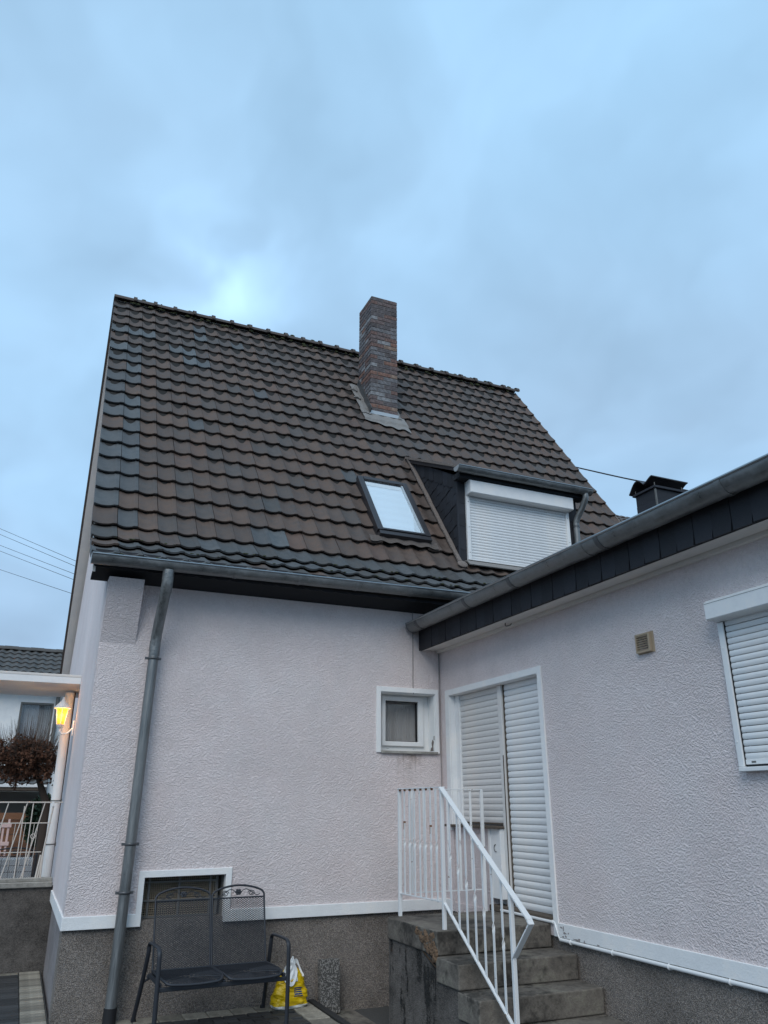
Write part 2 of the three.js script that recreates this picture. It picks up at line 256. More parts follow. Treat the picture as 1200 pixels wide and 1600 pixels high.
// small window
{
  const w = part('window', house, 'small white tilted plastic window beside the annex');
  mesh('surround', alongZ(rect(2.752, 3.469, 2.068, 2.724), [rect(2.80, 3.427, 2.05 + 0.035, 2.672)], 0.001, 0.015, 0.003), M.plasterWhite, w);
  mesh('reveal', merge([box(2.796, 2.806, 2.09, 2.671, -0.20, 0.0), box(3.421, 3.429, 2.09, 2.671, -0.20, 0.0), box(2.796, 3.429, 2.664, 2.6715, -0.20, 0.0)]), M.plasterWhite, w);
  mesh('frame', alongZ(rect(2.806, 3.421, 2.095, 2.664), [rect(2.90, 3.325, 2.175, 2.63)], -0.20, 0.055, 0.004), M.pvc, w);
  mesh('sash', alongZ(rect(2.872, 3.353, 2.142, 2.648), [rect(2.913, 3.293, 2.189, 2.602)], -0.15, 0.028, 0.005), M.pvc, w);
  mesh('gasket', alongZ(rect(2.911, 3.295, 2.187, 2.604), [rect(2.919, 3.287, 2.195, 2.596)], -0.16, 0.012), M.blackRubberAndGapShade, w);
  mesh('pane', box(2.915, 3.291, 2.19, 2.60, -0.164, -0.161), M.glass, w);
  // gathered curtain behind the glass
  const pl = new THREE.PlaneGeometry(0.42, 0.42, 96, 4), p = pl.attributes.position; for (let i = 0; i < p.count; i++) { const x = p.getX(i); p.setZ(i, 0.006 * Math.sin(x * 330) + 0.006 * Math.sin(x * 71 + 1)); } pl.computeVertexNormals(); pl.translate(3.1, 2.37, -0.235);
  mesh('curtain', pl, std({ color: C3(0.33, 0.32, 0.31), roughness: 1, side: THREE.DoubleSide }), w);
  mesh('sill', merge([rbox(2.80, 3.445, 2.062, 2.086, -0.19, 0.03, 0.004)]), M.concretePale, w);
  for (const x of [2.945, 3.25]) mesh('drain_cap', rbox(x - 0.018, x + 0.018, 2.116, 2.123, -0.146, -0.141, 0.002), M.dark, w);
  // flaked paint on the right reveal
  const chip = (pts) => alongX(pts, [], 3.4185, 0.002);
  mesh('paint_flake', chip([[-0.10, 2.10], [-0.03, 2.10], [-0.035, 2.15], [-0.02, 2.19], [-0.045, 2.215], [-0.07, 2.18], [-0.06, 2.14], [-0.085, 2.13]]), M.mortar, w);
  mesh('paint_flake', chip([[-0.02, 2.21], [-0.005, 2.205], [-0.003, 2.25], [-0.018, 2.245]]), M.mortar, w);
  // rusty run-off below the sill
  const N = 128, d = new Uint8Array(N * N * 4), nn = octaves(N, [[5, 1], [14, 0.8], [40, 0.8]], 301), st = octaves(N, [[9, 1], [24, 1]], 303);
  for (let j = 0; j < N; j++) for (let i = 0; i < N; i++) { const y = j / N, x = Math.abs(i / N - 0.5) * 2, a = Math.max(0, (0.55 + 0.9 * st[i] + 0.7 * nn[j * N + i]) * Math.pow(y, 1.1) * (1 - x * x) ); const v = Math.min(255, 105 * a); d.set([v, v, v, 255], (j * N + i) * 4); }
  const am = new THREE.DataTexture(d, N, N); am.magFilter = THREE.LinearFilter; am.needsUpdate = true;
  const sg = new THREE.PlaneGeometry(0.36, 0.33); sg.translate(3.13, 1.895, 0.003);
  mesh('rust_stain', sg, std({ color: C3(0.24, 0.145, 0.085), alphaMap: am, transparent: true, roughness: 1 }), w);
}
// cellar window behind wire grid
{
  const w = part('cellar_window', house, 'cellar window behind a rusty wire grid');
  mesh('reveal', merge([box(0.600, 0.609, 0.662, 0.99, -0.25, -0.0605), box(1.307, 1.316, 0.662, 0.995, -0.25, -0.0605), box(0.6, 1.316, 0.997, 1.006, -0.25, -0.0605)]), M.concretePale, w);
    const z = -0.13, L = [];
  for (let x = 0.622; x < 1.25; x += 0.0175) L.push(rod(V(x, 0.675, z), V(x, 0.985, z), 0.0021, 4));
  for (let y = 0.685; y < 0.985; y += 0.0175) L.push(rod(V(0.612, y, z + 0.002), V(1.255, y, z + 0.002), 0.0021, 4));
  mesh('wire_grid', merge(L), std({ color: C3(0.42, 0.35, 0.26), roughness: 0.8 }), w);
  for (const x of [0.672, 0.93, 1.20]) mesh('grid_bar', box(x - 0.009, x + 0.009, 0.668, 0.99, z + 0.006, z + 0.014), M.greyMetal, w);
  for (const y of [0.674, 0.80, 0.945]) mesh('grid_bar', box(0.612, 1.262, y - 0.007, y + 0.007, z + 0.0145, z + 0.021), M.greyMetal, w);
  mesh('frame', merge([box(1.25, 1.275, 0.664, 0.994, z - 0.05, z + 0.0), box(0.611, 1.249, 0.664, 0.676, z - 0.05, z - 0.01)]), M.greyMetal, w);
}
// eaves, gutter, downpipe
const eaveY = x => 3.665 + 0.0095 * (x + 0.18);
function gutterGeo(len, r, t = 0.004, bead = 0.010) {   // half-round channel along +x from 0, lip on +z
  const pts = [], n = 16; for (let i = 0; i <= n; i++) { const a = Math.PI + Math.PI * i / n; pts.push([Math.cos(a) * r, Math.sin(a) * r]); }
  for (let i = n; i >= 0; i--) { const a = Math.PI + Math.PI * i / n; pts.push([Math.cos(a) * (r - t), Math.sin(a) * (r - t)]); }
  const g = extrude(pts, [], len); g.applyMatrix4(new THREE.Matrix4().makeBasis(V(0, 0, 1), V(0, 1, 0), V(-1, 0, 0))); g.translate(len, 0, 0);
    return metric(toCreasedNormals(g, 0.9));
}
const gutterBead = (len, r, b) => { const g = new THREE.CylinderGeometry(b, b, len, 10); g.rotateZ(Math.PI / 2); g.translate(len / 2, 0, r); return metric(g); };
function gutterBand(r, w) { const pts = [], n = 16; for (let i = 0; i <= n; i++) { const a = Math.PI + Math.PI * i / n; pts.push([Math.cos(a) * (r + 0.004), Math.sin(a) * (r + 0.004)]); } for (let i = n; i >= 0; i--) { const a = Math.PI + Math.PI * i / n; pts.push([Math.cos(a) * (r + 0.0003), Math.sin(a) * (r + 0.0003)]); } const g = extrude(pts, [], w); g.applyMatrix4(new THREE.Matrix4().makeBasis(V(0, 0, 1), V(0, 1, 0), V(-1, 0, 0))); g.translate(w, 0, 0); return metric(toCreasedNormals(g, 0.9)); }
const halfDisc = (r) => { const pts = []; for (let i = 0; i <= 16; i++) { const a = Math.PI + Math.PI * i / 16; pts.push([Math.cos(a) * r, Math.sin(a) * r]); } const g = extrude(pts, [], 0.003); g.applyMatrix4(new THREE.Matrix4().makeBasis(V(0, 0, 1), V(0, 1, 0), V(-1, 0, 0))); return metric(g); };
{
  const ev = part('eaves', house);
  mesh('soffit_board', alongX([[0.0, 3.536], [0.26, 3.60], [0.26, 3.62], [0.0, 3.56]], [], -0.15, 7.7), M.darkBoard, ev);
  mesh('fascia_board', box(-0.15, 7.55, 3.60, 3.76, 0.262, 0.28), M.darkBoard, ev);
  for (let i = 0; i < 26; i++) {
    const x = -0.15 + i * 0.155, g = alongZ([[x, 3.755], [x, 3.60], [x + 0.03, 3.586], [x + 0.12, 3.586], [x + 0.153, 3.60], [x + 0.153, 3.755]], [], 0, 0.006);
    const o = mesh('slate', g, M.slates[i % 3], ev); o.position.set(0, 0, 0.2815 + 0.004 * (i % 2)); 
  }
  const gt = part('gutter', house, 'weathered zinc gutter with soldered joints');
  const ch = mesh('channel', gutterGeo(4.2, 0.078), M.zinc, gt); ch.position.set(-0.18, eaveY(-0.18), 0.378); ch.rotation.z = Math.atan(0.0095); const bd = mesh('bead', gutterBead(4.2, 0.078, 0.009), M.bead, gt); bd.position.copy(ch.position); bd.rotation.copy(ch.rotation);
  for (const x of [0.45, 1.10, 1.734, 2.34, 2.96]) { const o = mesh('joint', gutterBand(0.078, 0.028), M.zinc, gt); o.position.set(x, eaveY(x), 0.378); }
  const e = mesh('end_cap', halfDisc(0.082), M.zincLight, gt); e.position.set(-0.183, eaveY(-0.18), 0.378);
  const dp = part('downpipe', house, 'grey zinc downpipe at the house corner');
  mesh('outlet', tube([V(0.497, 3.60, 0.385), V(0.497, 3.545, 0.385), V(0.497, 3.47, 0.375), V(0.494, 3.40, 0.345)], 0.052, 18, 16), M.zinc, dp);
  mesh('offset_pipe', tube([V(0.496, 3.44, 0.362), V(0.492, 3.34, 0.31), V(0.486, 3.14, 0.18), V(0.483, 3.04, 0.125), V(0.482, 2.95, 0.108), V(0.481, 2.86, 0.105)], 0.0485, 40, 16), M.zinc, dp);
  mesh('pipe', rod(V(0.481, 2.98, 0.105), V(0.4285, 0.03, 0.105), 0.0455, 20), M.zinc, dp);
  mesh('sleeve', rod(V(0.4815, 2.99, 0.105), V(0.480, 2.90, 0.105), 0.050, 20), M.zinc, dp);
  mesh('base_pipe', rod(V(0.4295, 0.07, 0.105), V(0.428, -0.06, 0.105), 0.051, 18), M.blackRubberAndGapShade, dp);
  for (const y of [2.83, 1.262, 0.892]) {
    const x = 0.4285 + (y - 0.03) / 2.95 * 0.0525, t = new THREE.TorusGeometry(0.0485, 0.006, 8, 24); t.rotateX(Math.PI / 2); t.scale(1, 2.0, 1); t.translate(x, y, 0.105);
    mesh('clamp', merge([t, rbox(x - 0.075, x - 0.048, y - 0.011, y + 0.011, 0.097, 0.113, 0.003), rbox(x + 0.048, x + 0.07, y - 0.011, y + 0.011, 0.097, 0.113, 0.003), rod(V(x, y, 0.06), V(x, y, -0.01), 0.006, 6)]), M.zincDark, dp);
  }
  // thin cables on the wall
  mesh('cable', tube([V(3.178, 3.54, 0.006), V(3.177, 3.1, 0.006), V(3.174, 2.726, 0.006), V(3.173, 2.70, 0.02), V(3.172, 2.665, 0.02)], 0.0045, 20, 6), M.cableGrey, house);
}

// ---- roof
const roof = part('roof', house, 'steep roof of brown interlocking clay tiles, bluish at the verge, sky sheen painted in at the eave');
const COLS = [-0.19]; COLS.push(0.06); for (let i = 1; i < 38; i++) COLS.push(0.06 + i * (7.68 - 0.06) / 37);
const Q = [RIDGE.clone()]; for (let r = 1; r <= 19; r++) Q.push(roofP(0, r * 0.3393));
const ANG = []; for (let r = 1; r <= 19; r++) ANG[r] = TH; ANG[20] = D(40.25); ANG[21] = D(29); ANG[22] = D(30.75);
for (let r = 20; r <= 22; r++) { const p = Q[r - 1], a = ANG[r]; Q.push(V(0, p.y - 0.34 * Math.sin(a), p.z + 0.34 * Math.cos(a))); }
const tileH = u => 0.017 * (1 - (u > 0.03 && u < 0.80 ? Math.pow(Math.sin(Math.PI * (u - 0.03) / 0.77), 0.9) : 0));
function tileGeo(w, uo, vo, verge) {                 // x across 0..w, y normal, z down-slope ending at 0
  const L = 0.40, nx = 16, pos = [], uv = [], us = []; for (let i = 0; i <= nx; i++) us.push(i / nx);
  const top = (u, z) => V(0.003 + u * (w - 0.006), tileH(u) - 0.017 + (u > 0.8 ? 0.005 : 0) + z * 0.125, z - (u < 0.05 || u > 0.95 ? 0.002 : 0) * (z === 0 ? 1 : 0));
  const quad = (a, b, c, d, fa) => { for (const [p, q] of [[a, 0], [b, 1], [c, 2], [a, 0], [c, 2], [d, 3]]) { pos.push(p.x, p.y, p.z); uv.push(p.x + uo + (fa ? 0.01 : 0), p.z + vo + p.y * 2); } };
  const rows = [-L, -0.012, 0];
  const cap = z => z === 0 ? -0.004 : 0;
  const P = (u, z) => { const p = top(u, z); p.y += cap(z); return p; };
  for (let k = 0; k < 2; k++) for (let i = 0; i < nx; i++) quad(P(us[i], rows[k]), P(us[i], rows[k + 1]), P(us[i + 1], rows[k + 1]), P(us[i + 1], rows[k]));
  const T = 0.018; const lo = (p, t = T) => V(p.x, p.y - t, p.z);
  for (let i = 0; i < nx; i++) { const a = P(us[i], 0), b = P(us[i + 1], 0); quad(a, lo(a), lo(b), b, 1); }
  { const a = P(1, -L), b = P(1, 0); quad(a, b, lo(b, 0.03), lo(a, 0.03), 1); }
  { const t = verge ? 0.075 : 0.02, a = P(0, -L), b = P(0, 0); quad(b, a, lo(a, t), lo(b, t), 1); if (verge) { const c = b.clone(), e = b.clone(); e.x += 0.018; quad(c, lo(c, t), lo(e, t), e, 1); } }
  for (let i = 0; i < nx; i += 4) quad(lo(P(us[i], -L)), lo(P(us[i + 4], -L)), lo(P(us[i + 4], 0)), lo(P(us[i], 0)));
  const g = new THREE.BufferGeometry(); g.setAttribute('position', new THREE.Float32BufferAttribute(pos, 3)); g.setAttribute('uv', new THREE.Float32BufferAttribute(uv, 2)); g.computeVertexNormals(); return toCreasedNormals(g, 0.7);
}
{
  const w = COLS[3] - COLS[2], geos = []; for (let k = 0; k < 8; k++) geos.push(tileGeo(w, k * 0.37 + 0.05, (k * 5 % 8) * 0.29));
  const gv = [0, 1, 2].map(k => tileGeo(0.25, k * 0.31, k * 0.23, true));
  camera.updateMatrixWorld(); camera.updateProjectionMatrix();
  const R = rngOf(99), list = [];
  const blueN = (c, r) => fbm3(c * 0.31 + 4.3, r * 0.27 + 1.1, 0.5, 2);
  for (let r = 1; r <= 22; r++) for (let c = 0; c < 38; c++) {
    const x0 = COLS[c], xm = x0 + w / 2, a = ANG[r], q = Q[r], s = r <= 19 ? (r - 0.5) * 0.3393 : 99;
    if (r <= 19) {
      if (xm > 3.14 && x0 + w < 3.86 && s > 4.72 && s < 6.0) continue;                           // roof window
      const y = RIDGE.y + dn.y * s; if (x0 > 4.2 && x0 + w < 6.02 && y < 6.25 && y > 4.62) continue;   // dormer
      if (x0 > 3.86 && x0 + w < 4.34 && y > 7.7 && y < 8.1) continue;                            // chimney
    }
    let kind = 'brown'; const t = R(), bn = blueN(c, r);
    if (r >= 20) kind = t < 0.84 ? 'eave' : t < 0.93 ? 'blue' : 'brown';  // bluish grey of these flatter rows is sky gloss put into the colour
    else if (c <= 1) kind = (r >= 6 && r <= 17) || (r > 2 && t < 0.35) ? (t < 0.85 ? 'blue' : 'brown') : (t < 0.4 ? 'dark' : 'brown');
    else if (c <= 6 && r <= 6) kind = t < 0.42 ? 'blue' : t < 0.6 ? 'dark' : 'brown';
    else if (r === 19 && c < 12) kind = t < 0.35 ? 'blue' : t < 0.5 ? 'dark' : t > 0.85 ? 'red' : 'brown';
    else { if (bn > 0.22) kind = t < 0.3 ? 'dark' : 'brown'; if (t < 0.03 && c < 16) kind = 'eave'; else if (t < 0.15) kind = 'dark'; else if (t > 0.955) kind = 'red'; }
    const vs = TILE_M[kind], vi = Math.floor(R() * vs.length);
    const geo = c === 0 ? gv[Math.floor(R() * 3)] : geos[Math.floor(R() * 8)];
    const lift = (R() - 0.5) * 0.006, mtx = new THREE.Matrix4().makeBasis(V(1, 0, 0), V(0, Math.cos(a), Math.sin(a)), V(0, -Math.sin(a), Math.cos(a)));
    const e = new THREE.Matrix4().makeRotationFromEuler(new THREE.Euler((R() - 0.5) * 0.014, (R() - 0.5) * 0.012, (R() - 0.5) * 0.02));
    mtx.multiply(e); mtx.setPosition(x0 + (R() - 0.5) * 0.003, q.y + lift * Math.cos(a), q.z + lift * Math.sin(a) + (R() - 0.5) * 0.004);
    const ctr = V(w / 2, 0, -0.17).applyMatrix4(mtx), pr = ctr.clone().project(camera);
    const nrm = V(0, Math.cos(a), Math.sin(a)), view = camera.position.clone().sub(ctr), d2 = view.lengthSq();
    const hidden = (ctr.x > 4.0 && ctr.y < 4.1 + (ctr.x - 4) * 0.55) || Math.abs(pr.x) > 1.02 || (ctr.x > 4.3 && ctr.x < 4.9 && ctr.y > 7.6 && ctr.y < 9.2 && false);
    list.push({ geo, mtx, mat: vs[vi], col: TILE_COL[kind][vi], area: hidden ? 0 : nrm.dot(view.normalize()) / d2 });
  }
  const order = [...list].sort((p, q) => q.area - p.area), near = new Set(order.slice(0, 300)), rest = [];
  for (const t of list) {
    if (near.has(t)) { const o = mesh('tile', t.geo, t.mat, roof); o.applyMatrix4(t.mtx); }
    else { const g = t.geo.clone().applyMatrix4(t.mtx), n = g.attributes.position.count, ca = new Float32Array(n * 3); for (let i = 0; i < n; i++) { ca[i * 3] = t.col[0] * 1.28; ca[i * 3 + 1] = t.col[1] * 1.28; ca[i * 3 + 2] = t.col[2] * 1.28; } g.setAttribute('color', new THREE.BufferAttribute(ca, 3)); rest.push(g); }
  }
  stuff(mesh('upper_tiles', merge(rest), std({ vertexColors: true, map: M.tileMap, bumpMap: M.tileBump, bumpScale: 0.0025, roughnessMap: M.tileRough, roughness: 1.0 }), roof));
  // boarding under the tiles, both slopes
  const back = s => [RIDGE.z - s * Math.cos(TH), RIDGE.y - s * Math.sin(TH)];
  const prof = [[RIDGE.z, RIDGE.y - 0.06], ...Q.slice(19).map(p => [p.z - 0.02, p.y - 0.075]), [Q[22].z - 0.03, Q[22].y - 0.12], [-0.5, 4.10], [RIDGE.z, RIDGE.y - 0.24]];
  mesh('roof_deck', alongX(prof, [], -0.13, 7.78), M.deck, roof);
  // rear slope, its verge tapering slightly towards the back
  { const [zb, yb] = back(7.3), [zt, yt] = [RIDGE.z, RIDGE.y - 0.05], pos = [], t = 0.11;
    const c = (x, y, z) => [x, y, z]; const A = [c(-0.165, yt, zt), c(-0.055, yb, zb), c(7.66, yb, zb), c(7.66, yt, zt)], B = A.map(p => [p[0], p[1] - t, p[2]]);
    const q = (a, b, d, e) => pos.push(...a, ...b, ...d, ...a, ...d, ...e);
    q(A[0], A[3], A[2], A[1]); q(B[0], B[1], B[2], B[3]); q(A[0], A[1], B[1], B[0]); q(A[1], A[2], B[2], B[1]); q(A[2], A[3], B[3], B[2]);
    const g = new THREE.BufferGeometry(); g.setAttribute('position', new THREE.Float32BufferAttribute(pos, 3)); g.computeVertexNormals(); mesh('rear_slope', metric(g), M.soffit, roof);
    for (let i = 0; i < 20; i++) { const f0 = i / 20, f1 = (i + 1.06) / 20, P = f => V(-0.172 + 0.11 * f, yt + (yb - yt) * f + 0.045, zt + (zb - zt) * f); const a = P(f0), b = P(f1); const o = mesh('verge_tile', bar(a, b, 0.06, 0.12, V(0, 1, -0.7)), TILE_M.dark[i % 2], roof); o.position.y = 0.004 * (i % 2); } }
  // front verge board
  mesh('verge_board', alongX([[RIDGE.z, RIDGE.y - 0.10], [Q[19].z, Q[19].y - 0.115], [Q[22].z - 0.05, Q[22].y - 0.10], [Q[22].z - 0.05, Q[22].y - 0.19], [Q[19].z, Q[19].y - 0.30], [RIDGE.z, RIDGE.y - 0.30]], [], -0.155, 0.024), M.soffit, roof);
  mesh('verge_board', alongX([[RIDGE.z, RIDGE.y - 0.03], [Q[19].z, Q[19].y - 0.03], [Q[19].z, Q[19].y - 0.22], [RIDGE.z, RIDGE.y - 0.22]], [], 7.665, 0.02), M.mortar, roof);
  // ridge tiles with collars
  const half = (r, len, flare) => { const pts = [], n = 12; for (let i = 0; i <= n; i++) { const a = -0.15 + (Math.PI + 0.3) * i / n; pts.push([Math.cos(a) * r, Math.sin(a) * r * 0.8]); } for (let i = n; i >= 0; i--) { const a = -0.15 + (Math.PI + 0.3) * i / n; pts.push([Math.cos(a) * (r - 0.014), Math.sin(a) * (r - 0.014) * 0.8]); } const g = extrude(pts, [], len); g.applyMatrix4(new THREE.Matrix4().makeBasis(V(0, 0, 1), V(0, 1, 0), V(-1, 0, 0))); g.translate(len, 0, 0); return g; };
  const rg = metric(merge([toCreasedNormals(half(0.095, 0.36), 0.8), toCreasedNormals(half(0.128, 0.055).translate(0.31, 0, 0), 0.8)]));
  for (let i = 0; i < 24; i++) { const o = mesh('ridge_tile', rg, TILE_M.dark[i % 2], roof); o.position.set(-0.20 + i * 0.328, RIDGE.y - 0.035 + (R() - 0.5) * 0.012, RIDGE.z); o.rotation.set(0, (R() - 0.5) * 0.02, (R() - 0.5) * 0.012); }
  // moss and mortar under the ridge
  const mg = []; for (let i = 0; i < 110; i++) { const r = 0.010 + R() * 0.022, g = new THREE.IcosahedronGeometry(r, 1), x = -0.15 + R() * 7.75, onR = R() < 0.3; g.scale(1.5, 0.6, 1); g.rotateX(TH); const p = onR ? V(x, RIDGE.y + 0.035, RIDGE.z + 0.045) : roofP(x, 0.09 + R() * R() * 0.16, 0.0 + R() * 0.01); g.translate(p.x, p.y, p.z); mg.push(g); }
  stuff(mesh('moss', metric(merge(mg)), M.moss, roof));
  const mg2 = []; for (let i = 0; i < 90; i++) { const r = 0.004 + R() * 0.008, g = new THREE.IcosahedronGeometry(r, 1); g.scale(1.8, 0.6, 1); const rr = 20 + Math.floor(R() * 3), q = Q[rr], x = -0.1 + R() * 5; g.rotateX(ANG[rr]); g.translate(x, q.y - 0.012, q.z + 0.004); mg2.push(g); }
  stuff(mesh('moss', metric(merge(mg2)), M.moss, roof));
}
// ---- chimney
{
  const ch = part('chimney', house, 'tall chimney of mixed red, purple and grey bricks');
  const X0 = 3.853, X1 = 4.338, ZF = -2.83, ZB = -3.375, Y0 = 7.16, H = 0.0655, J = 0.0105, top = 9.775, n = Math.round((top - Y0) / (H + J)), R = rngOf(71);
  mesh('mortar_core', box(X0 + 0.007, X1 - 0.007, 6.6, top - 0.006, ZB + 0.007, ZF - 0.007), M.chimneyMortar, ch);
  const cols = [[0.185, 0.096, 0.070], [0.150, 0.088, 0.074], [0.125, 0.090, 0.085], [0.105, 0.090, 0.092], [0.150, 0.146, 0.152], [0.23, 0.228, 0.232], [0.078, 0.066, 0.067], [0.22, 0.150, 0.112]];
  const bm = cols.map((c, k) => std({ map: colTex(128, (() => { const nz = octaves(128, [[6, 1], [18, 0.8], [50, 0.8]], 400 + k); return (i, o) => { const q = 1 + 0.5 * nz[i], s = 0.05 * Math.max(0, nz[i]); o[0] = c[0] * q + s; o[1] = c[1] * q + s; o[2] = c[2] * q + s; }; })(), 0.17), roughness: 0.85, bumpMap: M.tileBump, bumpScale: 0.004 }));
  const cache = {}; const bg = (a, b) => cache[a.toFixed(3) + b.toFixed(3)] ||= rbox(-a / 2, a / 2, -H / 2, H / 2, -b / 2, b / 2, 0.005, 1);
  for (let k = 0; k < n; k++) {
    const y = Y0 + k * (top - Y0) / n + (top - Y0) / n / 2, f = k / n, D0 = 0.115, put = (xa, xb, za, zb) => {
      const yr = y; const sF = RIDGE.z + (RIDGE.y - yr) / Math.tan(TH); if (zb < sF - 0.45 * 0 - 0.02 && zb < sF && (zb + za) / 2 < sF - 0.2) { /* buried below the slope */ return; }
      const redRow = [6, 14, 21].includes(k), t = R(); let ci;
      if (redRow) ci = t < 0.6 ? 0 : t < 0.8 ? 1 : 7; else if (f > 0.85) ci = t < 0.45 ? 3 : t < 0.7 ? 2 : t < 0.85 ? 6 : 1; else ci = t < 0.07 ? 0 : t < 0.18 ? 1 : t < 0.36 ? 2 : t < 0.56 ? 3 : t < 0.79 ? 4 : t < 0.93 ? 5 : 6;
      const o = mesh('brick', bg(xb - xa, zb - za), bm[ci], ch); o.position.set((xa + xb) / 2 + (R() - 0.5) * 0.003, y, (za + zb) / 2 + (R() - 0.5) * 0.003); o.rotation.y = (R() - 0.5) * 0.012; };
    const xm = (X0 + X1) / 2 + (R() - 0.5) * 0.04, zm = (ZF + ZB) / 2 + (R() - 0.5) * 0.04, j = J / 2;
    if (k % 2) { put(X0, xm - j, ZF - D0, ZF); put(xm + j, X1, ZF - D0, ZF); put(X0, xm - j, ZB, ZB + D0); put(xm + j, X1, ZB, ZB + D0);
      put(X0, X0 + D0, ZB + D0 + J, zm - j); put(X0, X0 + D0, zm + j, ZF - D0 - J); put(X1 - D0, X1, ZB + D0 + J, ZF - D0 - J);
    } else { put(X0, X0 + D0, zm + j, ZF); put(X0, X0 + D0, ZB, zm - j); put(X1 - D0, X1, zm + j, ZF); put(X1 - D0, X1, ZB, zm - j); put(X0 + D0 + J, X1 - D0 - J, ZF - D0, ZF); put(X0 + D0 + J, X1 - D0 - J, ZB, ZB + D0); }
  }
  mesh('flue_cap', box(X0 + 0.01, X1 - 0.01, top - 0.005, top + 0.004, ZB + 0.01, ZF - 0.01), M.chimneyMortar, ch);
  // metal flashing: front apron dressed over the tiles, upstand, side soakers
  const wave = (x) => 0.010 + 0.014 * (0.5 + 0.5 * Math.cos((x - COLS[2]) / (COLS[3] - COLS[2]) * 2 * Math.PI + 0.6));
  const sF = sOfY(7.505), sheet = (xa, xb, sa, sb, nx, ns, edge, lift = 0.0) => { const g = new THREE.PlaneGeometry(1, 1, nx, ns), p = g.attributes.position; for (let i = 0; i < p.count; i++) { const u = p.getX(i) + 0.5, v = 0.5 - p.getY(i), x = xa + (xb - xa) * u, e = edge ? edge(u) : 0, s = sa + (sb - sa + e) * v; const k = ((s / 0.3393) % 1 + 1) % 1; const q = roofP(x, s, wave(x) - 0.014 + (k - 0.5) * 0.022 + lift); p.setXYZ(i, q.x, q.y, q.z); } g.computeVertexNormals(); return g; };
  mesh('flashing', sheet(3.70, 4.47, sF - 0.06, sF + 0.36, 30, 14, u => 0.025 * Math.sin(u * 21) - 0.08 * Math.abs(u - 0.5) + 0.16 * u - 0.08), M.lead, ch);
  mesh('flashing', sheet(3.69, 3.86, sOfY(8.30), sF + 0.05, 8, 24, null, 0.012), M.lead, ch);
  mesh('flashing', sheet(4.335, 4.40, sOfY(8.30), sF + 0.05, 4, 24, null, 0.010), M.lead, ch);
  mesh('flashing_strip', box(X0 - 0.012, X1 + 0.012, 7.50, 7.56, ZF + 0.002, ZF + 0.012), M.zincLight, ch);
  const a = roofP(X0 - 0.010, sF, 0.05), b = roofP(X0 - 0.010, sOfY(8.32), 0.06); mesh('flashing_strip', bar(a, b, 0.014, 0.10, up), M.zincDark, ch);
  for (const s of [sOfY(8.05), sOfY(7.82)]) { const p = roofP(3.70, s, 0.035); const g = new THREE.TorusGeometry(0.055, 0.012, 6, 14, Math.PI); g.rotateX(-Math.PI / 2 + TH); g.translate(p.x, p.y, p.z); mesh('lead_roll', g, M.lead, ch); }
}
// ---- roof window
{
  const sk = part('roof_window', house, 'roof window with dark frame and pale blind drawn');
  const mtx = new THREE.Matrix4().makeBasis(V(1, 0, 0), V(0, Math.cos(TH), Math.sin(TH)), V(0, -Math.sin(TH), Math.cos(TH)));
  const s0 = sOfY(5.69), o = roofP(3.09, s0); mtx.setPosition(o.x, o.y, o.z);
  const W = 0.735, L = 1.30, loc = g => { const q = g.clone(); q.applyMatrix4(mtx); return q; };
  mesh('kerb_box', loc(box(0.012, W - 0.012, -0.08, 0.035, 0.012, L - 0.012)), M.frameBrown, sk);
  mesh('side_frame', loc(rbox(0, 0.082, 0.02, 0.085, 0, L - 0.075, 0.006)), M.frameBrown, sk);
  mesh('side_frame', loc(rbox(W - 0.075, W, 0.02, 0.085, 0, L - 0.075, 0.006)), M.frameBrown, sk);
  mesh('top_frame', loc(rbox(0.083, W - 0.076, 0.02, 0.09, 0, 0.07, 0.006)), M.frameBrown, sk);
  mesh('bottom_frame', loc(merge([rbox(0.02, W - 0.005, 0.0, 0.075, L - 0.073, L, 0.006), rbox(0.05, W - 0.03, 0.02, 0.088, L - 0.115, L - 0.08, 0.005)])), M.frameBrown, sk);
  mesh('sash_liner', loc(rbox(W - 0.102, W - 0.078, 0.036, 0.078, 0.072, L - 0.12, 0.003)), M.zincLight, sk);
  mesh('pane', loc(box(0.083, W - 0.103, 0.066, 0.070, 0.072, L - 0.118)), M.glass, sk);
  const bl = new THREE.PlaneGeometry(W - 0.186, L - 0.19, 4, 80), p = bl.attributes.position; for (let i = 0; i < p.count; i++) p.setZ(i, 0.0012 * Math.sin(p.getY(i) * 210) + 0.002 * Math.sin(p.getY(i) * 40)); bl.rotateX(-Math.PI / 2); bl.translate(0.083 + (W - 0.186) / 2, 0.05, 0.072 + (L - 0.19) / 2); bl.computeVertexNormals();
  mesh('blind', loc(bl), std({ color: C3(0.66, 0.76, 0.82), roughness: 0.6 }), sk);
  for (let k = 0; k < 3; k++) mesh('blind_rail', loc(box(0.098, W - 0.115, 0.052, 0.056, 0.10 + k * 0.03, 0.112 + k * 0.03)), M.white, sk);
  const ap = new THREE.PlaneGeometry(1, 1, 40, 8), q = ap.attributes.position; for (let i = 0; i < q.count; i++) { const u = q.getX(i) + 0.5, v = 0.5 - q.getY(i), x = 2.98 + u * 0.93, s = s0 + L - 0.02 + v * (0.10 + 0.008 * Math.sin(u * 28)), c = roofP(x, s, 0.004 + 0.014 * (0.5 + 0.5 * Math.cos((x - COLS[2]) / (COLS[3] - COLS[2]) * 2 * Math.PI + 0.6)) + 0.012 * (1 - v)); q.setXYZ(i, c.x, c.y, c.z); } ap.computeVertexNormals();
  mesh('apron', ap, M.mortar, sk);
}
